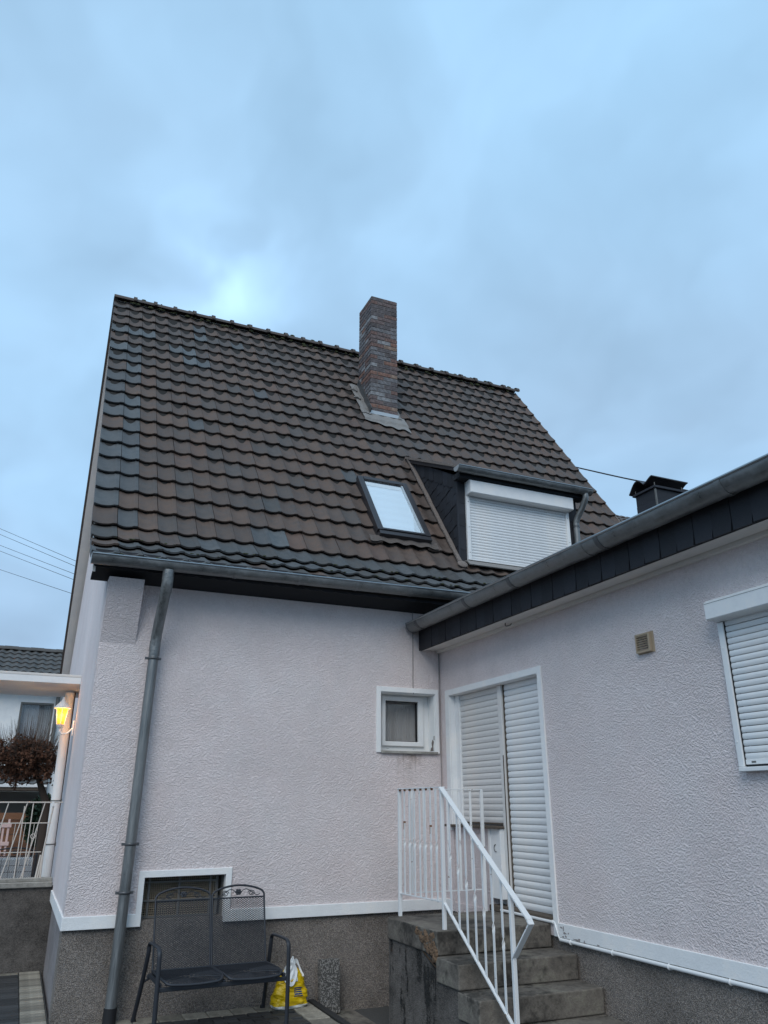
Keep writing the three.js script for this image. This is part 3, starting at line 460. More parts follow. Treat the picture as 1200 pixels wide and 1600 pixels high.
// ---- dormer
function slatGeo(len, pitch, bulge) {                // slat along +x, face towards +z, hung from y 0 down to -pitch
  const pts = [], n = 7; for (let i = 0; i <= n; i++) { const t = i / n; pts.push([bulge * Math.sin(Math.PI * (0.10 + 0.82 * t)), -0.002 - t * (pitch - 0.004)]); }
  pts.push([-0.004, -(pitch - 0.002)], [-0.004, -0.002]);
  const g = extrude(pts, [], len); g.applyMatrix4(new THREE.Matrix4().makeBasis(V(0, 0, 1), V(0, 1, 0), V(-1, 0, 0))); g.translate(len, 0, 0); return metric(toCreasedNormals(g, 0.8));
}
const turnToAnnex = new THREE.Matrix4().makeRotationY(-Math.PI / 2);   // +z face -> -x face; +x -> +z
function clipPoly(poly, clip) { let out = poly; for (let i = 0; i < clip.length && out.length; i++) { const a = clip[i], b = clip[(i + 1) % clip.length], inp = out; out = []; const side = p => (b[0] - a[0]) * (p[1] - a[1]) - (b[1] - a[1]) * (p[0] - a[0]); for (let k = 0; k < inp.length; k++) { const p = inp[k], q = inp[(k + 1) % inp.length], sp = side(p), sq = side(q); if (sp >= 0) out.push(p); if ((sp >= 0) !== (sq >= 0)) { const t = sp / (sp - sq); out.push([p[0] + (q[0] - p[0]) * t, p[1] + (q[1] - p[1]) * t]); } } } return out; }
{
  const dm = part('dormer', house, 'slate-clad shed dormer with a closed white roller shutter');
  const XL = 4.175, XR = 6.05, ZF = -0.655;
  // cheeks: triangles standing on the roof
  const tri = [[ZF, 4.40], [ZF, 5.60], [-2.06, 6.40]];
  mesh('cheek', alongX(tri, [], XL + 0.002, 0.05), M.slateBack, dm); mesh('cheek', alongX(tri, [], XR - 0.05, 0.05), M.slates[1], dm);
  // diagonal slates on the left cheek; polygon in (a = -z, y)
  const T = [[0.655, 4.45], [2.06, 6.40], [0.655, 5.60]], Tl = [[0.655, 4.45], [1.80, 6.05], [1.80, 6.07], [0.655, 5.43]], R = rngOf(17);
  const ccw = poly => { let s = 0; for (let i = 0; i < poly.length; i++) { const p = poly[i], q = poly[(i + 1) % poly.length]; s += p[0] * q[1] - q[0] * p[1]; } return s < 0 ? poly.slice().reverse() : poly; };
  const area = poly => { let s = 0; for (let i = 0; i < poly.length; i++) { const p = poly[i], q = poly[(i + 1) % poly.length]; s += p[0] * q[1] - q[0] * p[1]; } return Math.abs(s) / 2; };
  const ang = D(16), ux = [-Math.cos(ang), Math.sin(ang)], vx = [Math.sin(ang), Math.cos(ang)];          // rows climb towards the front
  const place = (poly, thick, off, tilt, clip, name = 'slate') => { const c = clipPoly(poly, ccw(clip)); if (c.length < 3 || area(c) < 0.0006) return; const g = extrude(ccw(c), [], thick); g.applyMatrix4(basisX); const o = mesh(name, metric(g), M.slates[Math.floor(R() * 3)], dm); o.position.x = XL - off; };
  for (let i = -9; i < 16; i++) for (let j = -12; j < 12; j++) {
    const oa = 0.655 + 0.03, oy = 4.5, base = (a, b) => [oa + ux[0] * a + vx[0] * b, oy + ux[1] * a + vx[1] * b], a0 = j * 0.195 + (i % 2) * 0.09, b0 = i * 0.14, poly = [];
    poly.push(base(a0, b0 + 0.129)); poly.push(base(a0 + 0.192, b0 + 0.129)); for (let k = 0; k <= 6; k++) { const t = k / 6; poly.push(base(a0 + 0.192 - t * 0.192, b0 + 0.004 - 0.012 * Math.sin(Math.PI * t))); }
    place(poly, 0.006, 0.006 + 0.004 * ((i + 32) % 2) + 0.002 * ((j + 32) % 2), 0, Tl);
  }
  for (let i = 0; i < 11; i++) { const a0 = 0.64 + i * 0.13, sl = (6.40 - 5.60) / 1.405, y = a => 5.60 + (a - 0.655) * sl; place([[a0, y(a0)], [a0 + 0.127, y(a0 + 0.127)], [a0 + 0.127, y(a0 + 0.127) - 0.19], [a0 + 0.06, y(a0 + 0.06) - 0.205], [a0, y(a0) - 0.18]], 0.007, 0.016 + 0.003 * (i % 2), 0, T, 'slate'); }
  mesh('corner_trim', box(XL - 0.018, XL + 0.004, 4.42, 5.58, ZF - 0.012, ZF + 0.014), M.slates[2], dm);
  // front wall with slates either side of the shutter
  mesh('front_wall', box(XL + 0.003, XR, 4.30, 5.62, ZF - 0.06, ZF - 0.008), M.slateBack, dm);
  for (let k = 0; k < 7; k++) for (const [xa, xb] of [[XL + 0.006, 4.278], [5.893, XR - 0.002]]) { const o = mesh('slate', alongZ([[xa, 0], [xa, -0.15], [xa + 0.03, -0.165], [xb, -0.172], [xb, 0]], [], 0, 0.006), M.slates[(k + (xa > 5 ? 1 : 0)) % 3], dm); o.position.set(0, 5.55 - k * 0.158, ZF - 0.004 + 0.003 * (k % 2)); o.rotation.x = 0.0; }
  mesh('shutter_box', merge([alongX([[ZF, 5.335], [-0.515, 5.335], [-0.505, 5.345], [-0.505, 5.505], [-0.53, 5.52], [ZF, 5.52]], [], 4.282, 1.61)]), M.plastic, dm);
  for (const x of [4.28, 5.842]) { mesh('guide_rail', rbox(x, x + 0.05, 4.46, 5.334, ZF - 0.007, ZF + 0.035, 0.004), M.plastic, dm); for (const y of [4.56, 4.9, 5.25]) mesh('screw', new THREE.CylinderGeometry(0.005, 0.005, 0.004, 8).rotateX(Math.PI / 2).translate(x + 0.025, y, ZF + 0.037), M.greyMetal, dm); }
  const sg = slatGeo(1.512, 0.0385, 0.006);
  for (let k = 0; k < 23; k++) { const o = mesh('shutter_slat', sg, M.slat, dm); o.position.set(4.33, 5.37 - k * 0.0385, ZF + 0.008); }
  mesh('bottom_slat', rbox(4.332, 5.84, 4.465, 4.483, ZF, ZF + 0.02, 0.003), M.plastic, dm);
  mesh('sill_flashing', alongX([[ZF - 0.02, 4.457], [ZF + 0.06, 4.44], [ZF + 0.14, 4.37], [ZF + 0.13, 4.36], [ZF + 0.05, 4.425], [ZF - 0.02, 4.442]], [], 4.24, 1.82), M.lead, dm);
  // dormer roof and its edge trim
  mesh('dormer_roof', alongX([[-0.47, 5.635], [-2.12, 6.45], [-2.06, 6.36], [-0.47, 5.575]], [], XL - 0.06, XR - XL + 0.12), M.frameBrown, dm);
  mesh('roof_edge_trim', bar(V(XL - 0.068, 5.635, -0.44), V(XL - 0.068, 6.445, -2.08), 0.012, 0.035), M.mortar, dm);
  mesh('eaves_board', box(XL - 0.05, XR + 0.05, 5.522, 5.60, ZF - 0.005, -0.50), M.darkBoard, dm);
  const gt = mesh('dormer_gutter', gutterGeo(2.10, 0.068), M.zinc, dm); gt.position.set(4.05, 5.628, -0.44); const gb = mesh('gutter_bead', gutterBead(2.10, 0.068, 0.008), M.bead, dm); gb.position.copy(gt.position);
  for (const x of [4.30, 4.866, 5.348, 5.91]) { const o = mesh('gutter_joint', gutterBand(0.068, 0.03), M.zinc, dm); o.position.set(x, 5.628, -0.44); }
  const c = mesh('gutter_end', halfDisc(0.07), M.zincLight, dm); c.position.set(4.047, 5.628, -0.44);
  const c2 = mesh('gutter_end', halfDisc(0.07), M.zinc, dm); c2.position.set(6.153, 5.628, -0.44);
  mesh('dormer_downpipe', tube([V(6.06, 5.58, -0.44), V(6.06, 5.50, -0.45), V(6.035, 5.36, -0.53), V(6.0, 5.23, -0.60), V(5.995, 5.12, -0.615), V(5.995, 4.60, -0.615), V(5.995, 4.36, -0.615)], 0.042, 48, 14), M.zinc, dm);
  for (const y of [5.14, 4.74]) mesh('pipe_collar', new THREE.CylinderGeometry(0.047, 0.047, 0.03, 16).translate(5.995, y, -0.615), M.zincDark, dm);
  // cement fillet where the cheek meets the tiles
  const R2 = rngOf(9); let s = sOfY(6.42); while (s < sOfY(4.44)) { const L = 0.16 + R2() * 0.08, e = Math.min(s + L + 0.012, sOfY(4.40)), w = 0.05 + R2() * 0.012; const g = new RoundedBoxGeometry(w, 0.034, e - s, 2, 0.01); const o = mesh('cement_fillet', metric(g), M.mortar, dm); const p = roofP(XL - 0.04, (s + e) / 2, 0.010 + R2() * 0.005); o.position.copy(p); o.rotation.set(TH, 0, 0); o.rotation.x = TH; o.rotateY((R2() - 0.5) * 0.04); s += L; }
  const cap = new THREE.SphereGeometry(0.06, 14, 8); cap.scale(1.2, 0.35, 1.1); cap.rotateX(TH); const cp = roofP(XL - 0.02, sOfY(4.36), 0.015); cap.translate(cp.x, cp.y, cp.z); mesh('cement_fillet', metric(cap), M.mortar, dm);
}
// ---- canopy over the side entrance
{
  const cn = part('canopy', house, 'flat white entrance canopy on the gable side');
  mesh('slab', box(-3.2, 0.069, 2.893, 2.965, -3.68, -2.35), M.white, cn);
  mesh('edge_trim', merge([rbox(-3.22, 0.0685, 2.966, 2.996, -3.70, -2.349, 0.006)]), M.soffit, cn);
  mesh('post', box(-3.15, -3.05, 0.7, 2.893, -3.55, -3.45), M.white, cn);
  const dp = part('white_downpipe', house, 'white painted downpipe beside the entrance');
  mesh('pipe', rod(V(-0.075, 2.86, -2.95), V(-0.062, 0.60, -2.95), 0.053, 16), M.white, dp);
  for (const y of [1.62, 1.15]) { const t = new THREE.TorusGeometry(0.056, 0.006, 6, 20); t.rotateX(Math.PI / 2); t.translate(-0.068, y, -2.95); mesh('clamp', merge([t, rbox(-0.01, 0.0, y - 0.02, y + 0.02, -2.97, -2.93, 0.003)]), M.greyMetal, dp); }
  mesh('entrance_frame', box(-0.022, -0.0015, 0.15, 2.88, -3.25, -3.05), M.dirtyWood, house);
}

// ------------------------------------------------------------------ ANNEX
const annex = thing('annex', 'low pink plastered annex with a slate-edged eave and closed white shutters', 'annex building');
const AX = 3.5, ZE = 8.6;
{
  mesh('wall', alongX([[0.002, 0.62], [1.875, 0.62], [ZE, 0.62], [ZE, 2.95 + 0.3], [0.002, 3.25]], [[[0.205, 0.55 + 0.15], [1.81, 0.70], [1.81, 2.645], [0.205, 2.645]], rect(3.89, 5.22, 1.80, 2.64), rect(3.106, 3.230, 2.604, 2.720)], AX, 0.3), M.stucco, annex);
  mesh('plinth', box(AX + 0.018, AX + 0.30, -0.3, 0.619, 1.80, ZE), M.plinth, annex);
  mesh('plinth', box(AX + 0.018, AX + 0.30, -0.3, 0.619, 0.004, 1.799), M.plinth, annex);
  mesh('base_band', rbox(AX - 0.014, AX + 0.05, 0.62, 0.718, 1.876, ZE, 0.003), M.plasterWhite, annex);
  mesh('base_band', rbox(AX - 0.014, AX + 0.05, 0.62, 0.718, 0.018, 0.127, 0.003), M.plasterWhite, annex);
  // flaked paint on the band
  const R = rngOf(44); const blob = (z, y, rz, ry) => { const pts = []; for (let i = 0; i < 11; i++) { const a = i / 11 * 2 * Math.PI, k = 0.55 + 0.75 * R(); pts.push([z + Math.cos(a) * rz * k, Math.max(0.6195, y + Math.sin(a) * ry * k)]); } const g = extrude(pts.map(p => [-p[0], p[1]]), [], 0.001); g.applyMatrix4(basisX); g.translate(AX - 0.0156, 0, 0); mesh('paint_flake', metric(g), M.cableGrey, annex); };
  for (const [z, y, a, b] of [[1.915, 0.69, 0.018, 0.006], [1.94, 0.683, 0.008, 0.018], [1.955, 0.655, 0.02, 0.008], [1.965, 0.635, 0.014, 0.008], [2.0, 0.66, 0.006, 0.006], [2.09, 0.629, 0.035, 0.007], [2.13, 0.632, 0.012, 0.011], [2.19, 0.628, 0.01, 0.010], [1.93, 0.63, 0.012, 0.006], [2.35, 0.627, 0.02, 0.005]]) blob(z, y, a, b);
  mesh('body', box(AX + 0.31, 8.4, -0.15, 3.2, 0.3, ZE - 0.01), M.stucco, annex);
  // eaves: white soffit, slate fascia, gutter
  mesh('soffit', box(3.286, AX + 0.02, 3.140, 3.162, 0.004, ZE), M.soffit, annex);
  mesh('soffit_moulding', merge([box(AX - 0.04, AX - 0.001, 3.112, 3.139, 0.006, ZE), box(3.2865, 3.31, 3.128, 3.139, 0.02, ZE)]), M.soffit, annex);
  mesh('fascia_board', box(3.262, 3.285, 3.129, 3.40, 0.004, ZE), M.darkBoard, annex);
  const sl = []; for (let v = 0; v < 3; v++) { const pts = [[0, 0.26], [0, 0.002 * v], [0.125, 0]]; for (let i = 0; i <= 6; i++) { const t = i / 6; pts.push([0.136 + 0.0135 * Math.sin(t * Math.PI * 0.5), 0.001 + t * 0.10]); } pts.push([0.1495, 0.26]); const g = extrude(pts, [], 0.008); g.applyMatrix4(turnToAnnex); sl.push(metric(g)); }
  for (let i = 0; i < 34; i++) { const o = mesh('slate', sl[i % 3], M.slates[(i * 7) % 3], annex); o.position.set(3.2595 - 0.004 * (i % 2), 3.127, 0.005 + i * 0.1535); o.rotation.y = 0.02; }
  const ch = mesh('gutter', gutterGeo(ZE - 0.06, 0.088, 0.004, 0.012).applyMatrix4(turnToAnnex), M.zinc, annex); ch.position.set(3.160, 3.395, 0.06); const bd = mesh('gutter_bead', gutterBead(ZE - 0.06, 0.088, 0.010).applyMatrix4(turnToAnnex), M.bead, annex); bd.position.copy(ch.position);
  for (const z of [0.277, 1.29, 2.07, 2.97, 3.25, 4.39]) { const o = mesh('gutter_joint', gutterBand(0.088, z === 2.97 ? 0.14 : 0.045).applyMatrix4(turnToAnnex), z === 2.97 || z > 4 ? M.zinc : M.zincDark, annex); o.position.set(3.160, 3.395, z - 0.02); }
  const e = mesh('gutter_end', halfDisc(0.092).applyMatrix4(turnToAnnex), M.zincDark, annex); e.position.set(3.160, 3.395, 0.06);
  // roof: slabs of bitumen sheet, pitch 19 degrees
  mesh('roof_slab', alongZ([[3.19, 3.405], [5.9, 4.34], [8.6, 3.405], [8.6, 3.33], [5.9, 4.24], [3.19, 3.33]], [], 0.36, ZE - 0.36), M.slateBack, annex);
  // vent grille
  const vt = part('vent', annex, 'small beige vent grille on the annex wall');
  mesh('plate', alongX(rect(3.092, 3.262, 2.588, 2.737), [rect(3.108, 3.228, 2.606, 2.718)], AX - 0.006, 0.0055), M.beige, vt);
  mesh('frame', alongX(rect(3.098, 3.245, 2.595, 2.73), [rect(3.108, 3.228, 2.606, 2.718)], AX - 0.030, 0.0235), M.beige, vt);
  
  for (let k = 0; k < 7; k++) { const o = mesh('louvre', box(-0.003, 0.003, -0.0035, 0.0035, 0, 0.122), M.beige, vt); o.position.set(AX - 0.025, 2.613 + k * 0.0165, 3.107); o.rotation.z = 0.3; }
  // hook under the soffit
  mesh('hook', tube([V(3.40, 3.14, 1.50), V(3.40, 3.118, 1.50), V(3.40, 3.108, 1.52), V(3.40, 3.106, 1.58), V(3.40, 3.115, 1.60)], 0.005, 20, 6), M.greyMetal, annex);
  // conduit
  const cd = part('conduit', annex, 'white plastic cable conduit clipped along the plinth');
  mesh('conduit_run', rod(V(AX + 0.003 - 0.012, 0.604, 1.885), V(AX - 0.009, 0.600, ZE), 0.0135, 12), M.pvc, cd);
  mesh('conduit_run', rod(V(AX - 0.012, 0.722, 1.05), V(AX - 0.012, 0.716, 1.815), 0.014, 12), M.pvc, cd);
  mesh('cable', tube([V(AX - 0.012, 0.716, 1.80), V(AX - 0.014, 0.712, 1.83), V(AX - 0.02, 0.67, 1.858), V(AX - 0.014, 0.62, 1.872), V(AX - 0.010, 0.604, 1.90)], 0.007, 20, 8), M.pvc, cd);
  for (const z of [2.02, 2.5, 3.05, 3.55, 4.15]) { const t = new THREE.TorusGeometry(0.0155, 0.004, 6, 16); t.scale(1, 1, 2); t.translate(AX - 0.009, 0.602, z); mesh('clip', merge([t, box(AX - 0.012, AX + 0.02, 0.584, 0.622, z - 0.007, z + 0.007)]), M.pvc, cd); }
  mesh('corner_cable', tube([V(AX - 0.014, 3.11, 0.012), V(AX - 0.016, 2.4, 0.012), V(AX - 0.014, 0.75, 0.012)], 0.005, 12, 6), M.cableGrey, annex);
}
// door with side shutter
{
  const d = part('door', annex, 'wide doorway with two closed white roller shutters');
  mesh('surround', alongX([[0.128, 1.34], [0.128, 2.70], [1.872, 2.70], [1.872, 0.62], [1.815, 0.62], [1.815, 2.642], [0.205, 2.642], [0.205, 1.34]], [], AX - 0.014, 0.0135), M.plasterWhite, d);
  mesh('reveal', merge([box(AX + 0.0005, AX + 0.16, 1.36, 2.6445, 0.206, 0.214), box(AX + 0.0005, AX + 0.16, 0.70, 2.6445, 1.802, 1.8095), box(AX + 0.0005, AX + 0.16, 2.636, 2.6445, 0.2145, 1.8015)]), M.plasterWhite, d);
  const X = AX + 0.085;
  mesh('guide_rail', rbox(X - 0.03, X + 0.03, 1.40, 2.635, 0.215, 0.295, 0.004), M.plastic, d);
  mesh('mullion', rbox(X - 0.04, X + 0.03, 0.74, 2.635, 1.062, 1.125, 0.004), M.slatOld, d);
  mesh('weathered_edge', rbox(X - 0.043, X - 0.0405, 0.78, 2.0, 1.112, 1.1265, 0.001), M.dirtyWood, d);
  mesh('weathered_edge', rbox(X - 0.020, X + 0.02, 0.76, 2.635, 1.1265, 1.142, 0.003), M.dirtyWood, d);
  mesh('guide_rail', rbox(X - 0.03, X + 0.03, 0.75, 2.635, 1.715, 1.80, 0.004), M.plastic, d);
  const pL = 0.0555, gl = slatGeo(0.765, pL, 0.008).applyMatrix4(turnToAnnex), gr = slatGeo(0.572, pL, 0.009).applyMatrix4(turnToAnnex), R = rngOf(61);
  for (let k = 0; k < 22; k++) { const o = mesh('shutter_slat', gl, M.slatOld, d); o.position.set(X - 0.006, 2.635 - k * pL, 0.296); }
  for (let k = 0; k < 34; k++) { const o = mesh('door_slat', gr, M.slat, d); o.position.set(X - 0.004 + (R() - 0.5) * 0.001, 2.635 - k * pL, 1.142); }
  mesh('door_leaf', box(X + 0.0305, X + 0.07, 0.72, 2.64, 0.2155, 1.801), M.slatOld, d);
  mesh('bottom_rail', merge([rbox(X - 0.01, X + 0.008, 1.405, 1.42, 0.297, 1.06, 0.002)]), M.dirtyWood, d);
  mesh('window_sill', merge([rbox(AX - 0.045, X + 0.03, 1.372, 1.394, 0.10, 1.075, 0.004)]), M.dirtyWood, d);
  mesh('breast_wall', box(AX + 0.012, X + 0.028, 0.60, 1.371, 0.2155, 0.86), M.stucco, d);
  const mb = part('side_panel', d, 'white panel with a small hooked handle'); mb.name = 'side_panel';
  mesh('side_panel', rbox(AX + 0.004, X + 0.02, 0.80, 1.371, 0.861, 1.06, 0.004), M.slat, d); d.remove(mb);
  mesh('panel_edge', rbox(AX - 0.004, AX + 0.0035, 0.80, 1.371, 0.862, 0.90, 0.002), M.white, d);
  const hk = new THREE.TorusGeometry(0.030, 0.0035, 6, 16, Math.PI * 1.1); hk.rotateZ(Math.PI * 0.5); hk.rotateY(-Math.PI / 2); hk.translate(AX + 0.001, 1.21, 0.985); mesh('panel_handle', hk, M.greyMetal, d);
  mesh('threshold', rbox(AX - 0.02, X + 0.03, 0.701, 0.748, 0.862, 1.80, 0.006), M.dirtyWood, d);
}
// right-hand window with shutter
{
  const w = part('window', annex, 'annex window with box shutter closed');
  mesh('shutter_box', alongZ([[AX - 0.001, 2.665], [AX - 0.115, 2.675], [AX - 0.12, 2.68], [AX - 0.12, 2.785], [AX - 0.10, 2.80], [AX - 0.001, 2.80]], [], 3.868, 1.38), M.plastic, w);
  mesh('box_seam', box(AX - 0.1215, AX - 0.1203, 2.7755, 2.7775, 3.869, 5.24), M.greyMetal, w);
  mesh('guide_rail', rbox(AX - 0.032, AX + 0.03, 1.785, 2.665, 3.868, 3.912, 0.004), M.plastic, w);
  mesh('guide_rail', rbox(AX - 0.032, AX + 0.03, 1.785, 2.665, 5.20, 5.245, 0.004), M.plastic, w);
  mesh('gasket', box(AX - 0.022, AX + 0.03, 1.79, 2.664, 3.9125, 3.918), M.blackRubberAndGapShade, w);
  const g = slatGeo(1.278, 0.0385, 0.006).applyMatrix4(turnToAnnex);
  for (let k = 0; k < 22; k++) { const o = mesh('shutter_slat', g, M.slat, w); o.position.set(AX - 0.012, 2.672 - k * 0.0385, 3.9185); }
  mesh('bottom_slat', rbox(AX - 0.022, AX - 0.008, 1.797, 1.826, 3.9185, 5.198, 0.002), M.plastic, w);
  mesh('badge', rbox(AX - 0.0235, AX - 0.0221, 1.805, 1.816, 3.962, 3.994, 0.0005), M.greyMetal, w);
  for (const y of [2.50, 1.93]) mesh('screw_cap', new THREE.CylinderGeometry(0.006, 0.006, 0.004, 10).rotateZ(Math.PI / 2).translate(AX - 0.0335, y, 3.885), M.white, w);
  mesh('sill_gap_shade', box(AX - 0.02, AX + 0.03, 1.785, 1.796, 3.919, 5.20), M.blackRubberAndGapShade, w);  // near-black strip painting the shade in the gap above the sill
  mesh('sill', rbox(AX - 0.055, AX + 0.05, 1.758, 1.783, 3.885, 5.24, 0.004), M.plastic, w);
}
// annex chimney
{
  const ch = part('chimney', annex, 'slate-clad annex chimney with a curved cap');
  const x0 = 5.74, x1 = 6.17, z0 = 0.86, z1 = 1.18, yt = 4.995;
  mesh('core', box(x0 + 0.006, x1 - 0.006, 3.9, yt, z0 + 0.006, z1 - 0.006), M.slateBack, ch);
  for (let k = 0; k < 8; k++) { const y = yt - 0.004 - k * 0.13; mesh('slate', box(x0 + 0.008, x1 - 0.004, y - 0.127, y, z1 - 0.005, z1 + 0.004 + 0.003 * (k % 2)), M.slates[k % 3], ch); mesh('slate', box(x0 - 0.004 - 0.003 * (k % 2), x0 + 0.005, y - 0.127, y, z0, z1 - 0.006), M.slates[(k + 1) % 3], ch); }
  mesh('corner_trim', box(x0 - 0.012, x0 + 0.007, 4.0, yt - 0.001, z1 - 0.004, z1 + 0.012), M.greyMetal, ch);
  mesh('cover_slab', rbox(x0 - 0.03, x1 + 0.03, yt + 0.001, yt + 0.03, z0 - 0.03, z1 + 0.03, 0.005), M.slates[2], ch);
  // corrugated sheet cap: a hump at the back, then a lip rising to the front
  const W = z1 - z0 + 0.08, zz = t => z0 - 0.06 + t * W, hh = t => t < 0.62 ? 0.045 + 0.125 * Math.pow(Math.sin(Math.PI * t / 0.62 * 0.86), 1.1) : 0.045 + 0.125 * Math.pow(Math.sin(Math.PI * 0.86), 1.1) + 0.055 * sstep(0.62, 1.0, t);
  const tp = [], bt = []; for (let i = 0; i <= 26; i++) { const t = i / 26; tp.push([zz(t), yt + hh(t)]); bt.unshift([zz(t) + 0.004, yt + hh(t) - 0.013]); }
  mesh('cap_sheet', alongX([...tp, ...bt], [], x0 - 0.05, x1 - x0 + 0.12), M.frameBrown, ch);
  for (const [x, z] of [[x0, z1], [x1 - 0.02, z1], [x1, z0], [x0, z0]]) mesh('cap_leg', rod(V(x, yt + 0.028, z), V(x, yt + 0.075, z), 0.005, 6), M.greyMetal, ch);
}

// ------------------------------------------------------------------ STAIRS
{
  const st = thing('concrete_stairs', 'weathered concrete stairs with a broken landing corner', 'stairs');
  const steps = [[0.70, 0.86, 1.765], [0.533, 1.5, 2.08], [0.367, 1.9, 2.352], [0.20, 2.2, 2.625], [0.035, 2.5, 2.90]];
  // block sides, left face at x = 2.50
  mesh('side_wall', alongX([[0.862, -0.2], [0.862, 0.66], [1.735, 0.66], [1.735, 0.50], [2.05, 0.50], [2.05, 0.334], [2.325, 0.334], [2.325, 0.168], [2.595, 0.168], [2.595, -0.2]], [], 2.505, 0.985), M.gardenWall, st);
  steps.forEach(([y, z0, z1], k) => {
    const xl = 2.487, lo = k === 0 ? 0.661 : y - 0.14;
    if (k === 0) { // landing with the front-left corner broken away
      const g = extrude([[2.487, -0.864], [3.49, -0.864], [3.49, -1.765], [2.72, -1.765], [2.66, -1.70], [2.60, -1.69], [2.565, -1.60], [2.50, -1.50], [2.487, -1.40]].map(p => [p[0], p[1]]).reverse(), [], 0.16); g.rotateX(-Math.PI / 2); g.translate(0, 0.54, 0);
      mesh('landing', metric(extrudeStep(2.487, 3.498, 0.535, 0.70, 0.864, 1.765)), M.concrete, st);
    } else mesh('step', metric(extrudeStep(xl, 3.498, y - 0.166, y, steps[k - 1][2] - 0.03, z1)), M.concrete, st);
  });
  function extrudeStep(x0, x1, y0, y1, z0, z1) {     // block with worn, uneven edges
    const g = new RoundedBoxGeometry(x1 - x0, y1 - y0, z1 - z0, 4, 0.014); g.translate((x0 + x1) / 2, (y0 + y1) / 2, (z0 + z1) / 2);
    const p = g.attributes.position; for (let i = 0; i < p.count; i++) { const x = p.getX(i), y = p.getY(i), z = p.getZ(i); p.setY(i, y + 0.006 * noise3.noise(x * 4, y * 3, z * 4)); p.setZ(i, z + 0.008 * noise3.noise(x * 5 + 9, y * 6, 3)); }
    g.computeVertexNormals(); return g;
  }
  // crumbling corner: rough lumps
  const R = rngOf(3), L = []; for (let i = 0; i < 80; i++) { const t = Math.sqrt(R()), r = 0.014 + R() * 0.024, g = new THREE.IcosahedronGeometry(r, 1), p = g.attributes.position; for (let k = 0; k < p.count; k++) { const s = 0.8 + 0.5 * noise3.noise(p.getX(k) * 60 + i, p.getY(k) * 60, p.getZ(k) * 60); p.setXYZ(k, p.getX(k) * s, p.getY(k) * s, p.getZ(k) * s); } g.computeVertexNormals(); g.scale(0.45, 1, 1); g.translate(2.492, 0.672 - 0.19 * t * R(), 1.37 + 0.37 * t); L.push(metric(g)); }
  mesh('broken_edge', merge(L), M.brokenConcrete, st);
  const crack = [V(2.5, 0.66, 1.30), V(2.5, 0.62, 1.40), V(2.5, 0.55, 1.47), V(2.5, 0.50, 1.60), V(2.5, 0.47, 1.68), V(2.5, 0.46, 1.73)]; mesh('crack', tube(crack, 0.006, 24, 5), M.brokenConcrete, st);
  // black weather streaks on the side, below the landing edge
  const N = 256, dd = new Uint8Array(N * N * 4), a = octaves(N, [[7, 1], [19, 1], [50, 0.8]], 501), b = octaves(N, [[9, 1], [24, 1], [70, 0.8]], 503);
  for (let j = 0; j < N; j++) for (let i = 0; i < N; i++) { const y = j / N, s = a[(j >> 3) * N + i], v = Math.max(0, Math.min(1, sstep(0.0, 0.75, s * 1.1 + b[j * N + i] * 0.6 + (y - 0.62) * 0.8))); const k = v * 225 * sstep(0, 0.06, i / N) * sstep(0, 0.06, 1 - i / N) * sstep(0, 0.1, y); dd.set([k, k, k, 255], (j * N + i) * 4); }
  const am = new THREE.DataTexture(dd, N, N); am.magFilter = THREE.LinearFilter; am.needsUpdate = true;
  const pg = new THREE.PlaneGeometry(0.86, 0.80); pg.rotateY(-Math.PI / 2); pg.translate(2.502, 0.265, 1.30);
  mesh('mould_streaks', pg, std({ color: C3(0.018, 0.018, 0.017), alphaMap: am, transparent: true, roughness: 1 }), st);
}
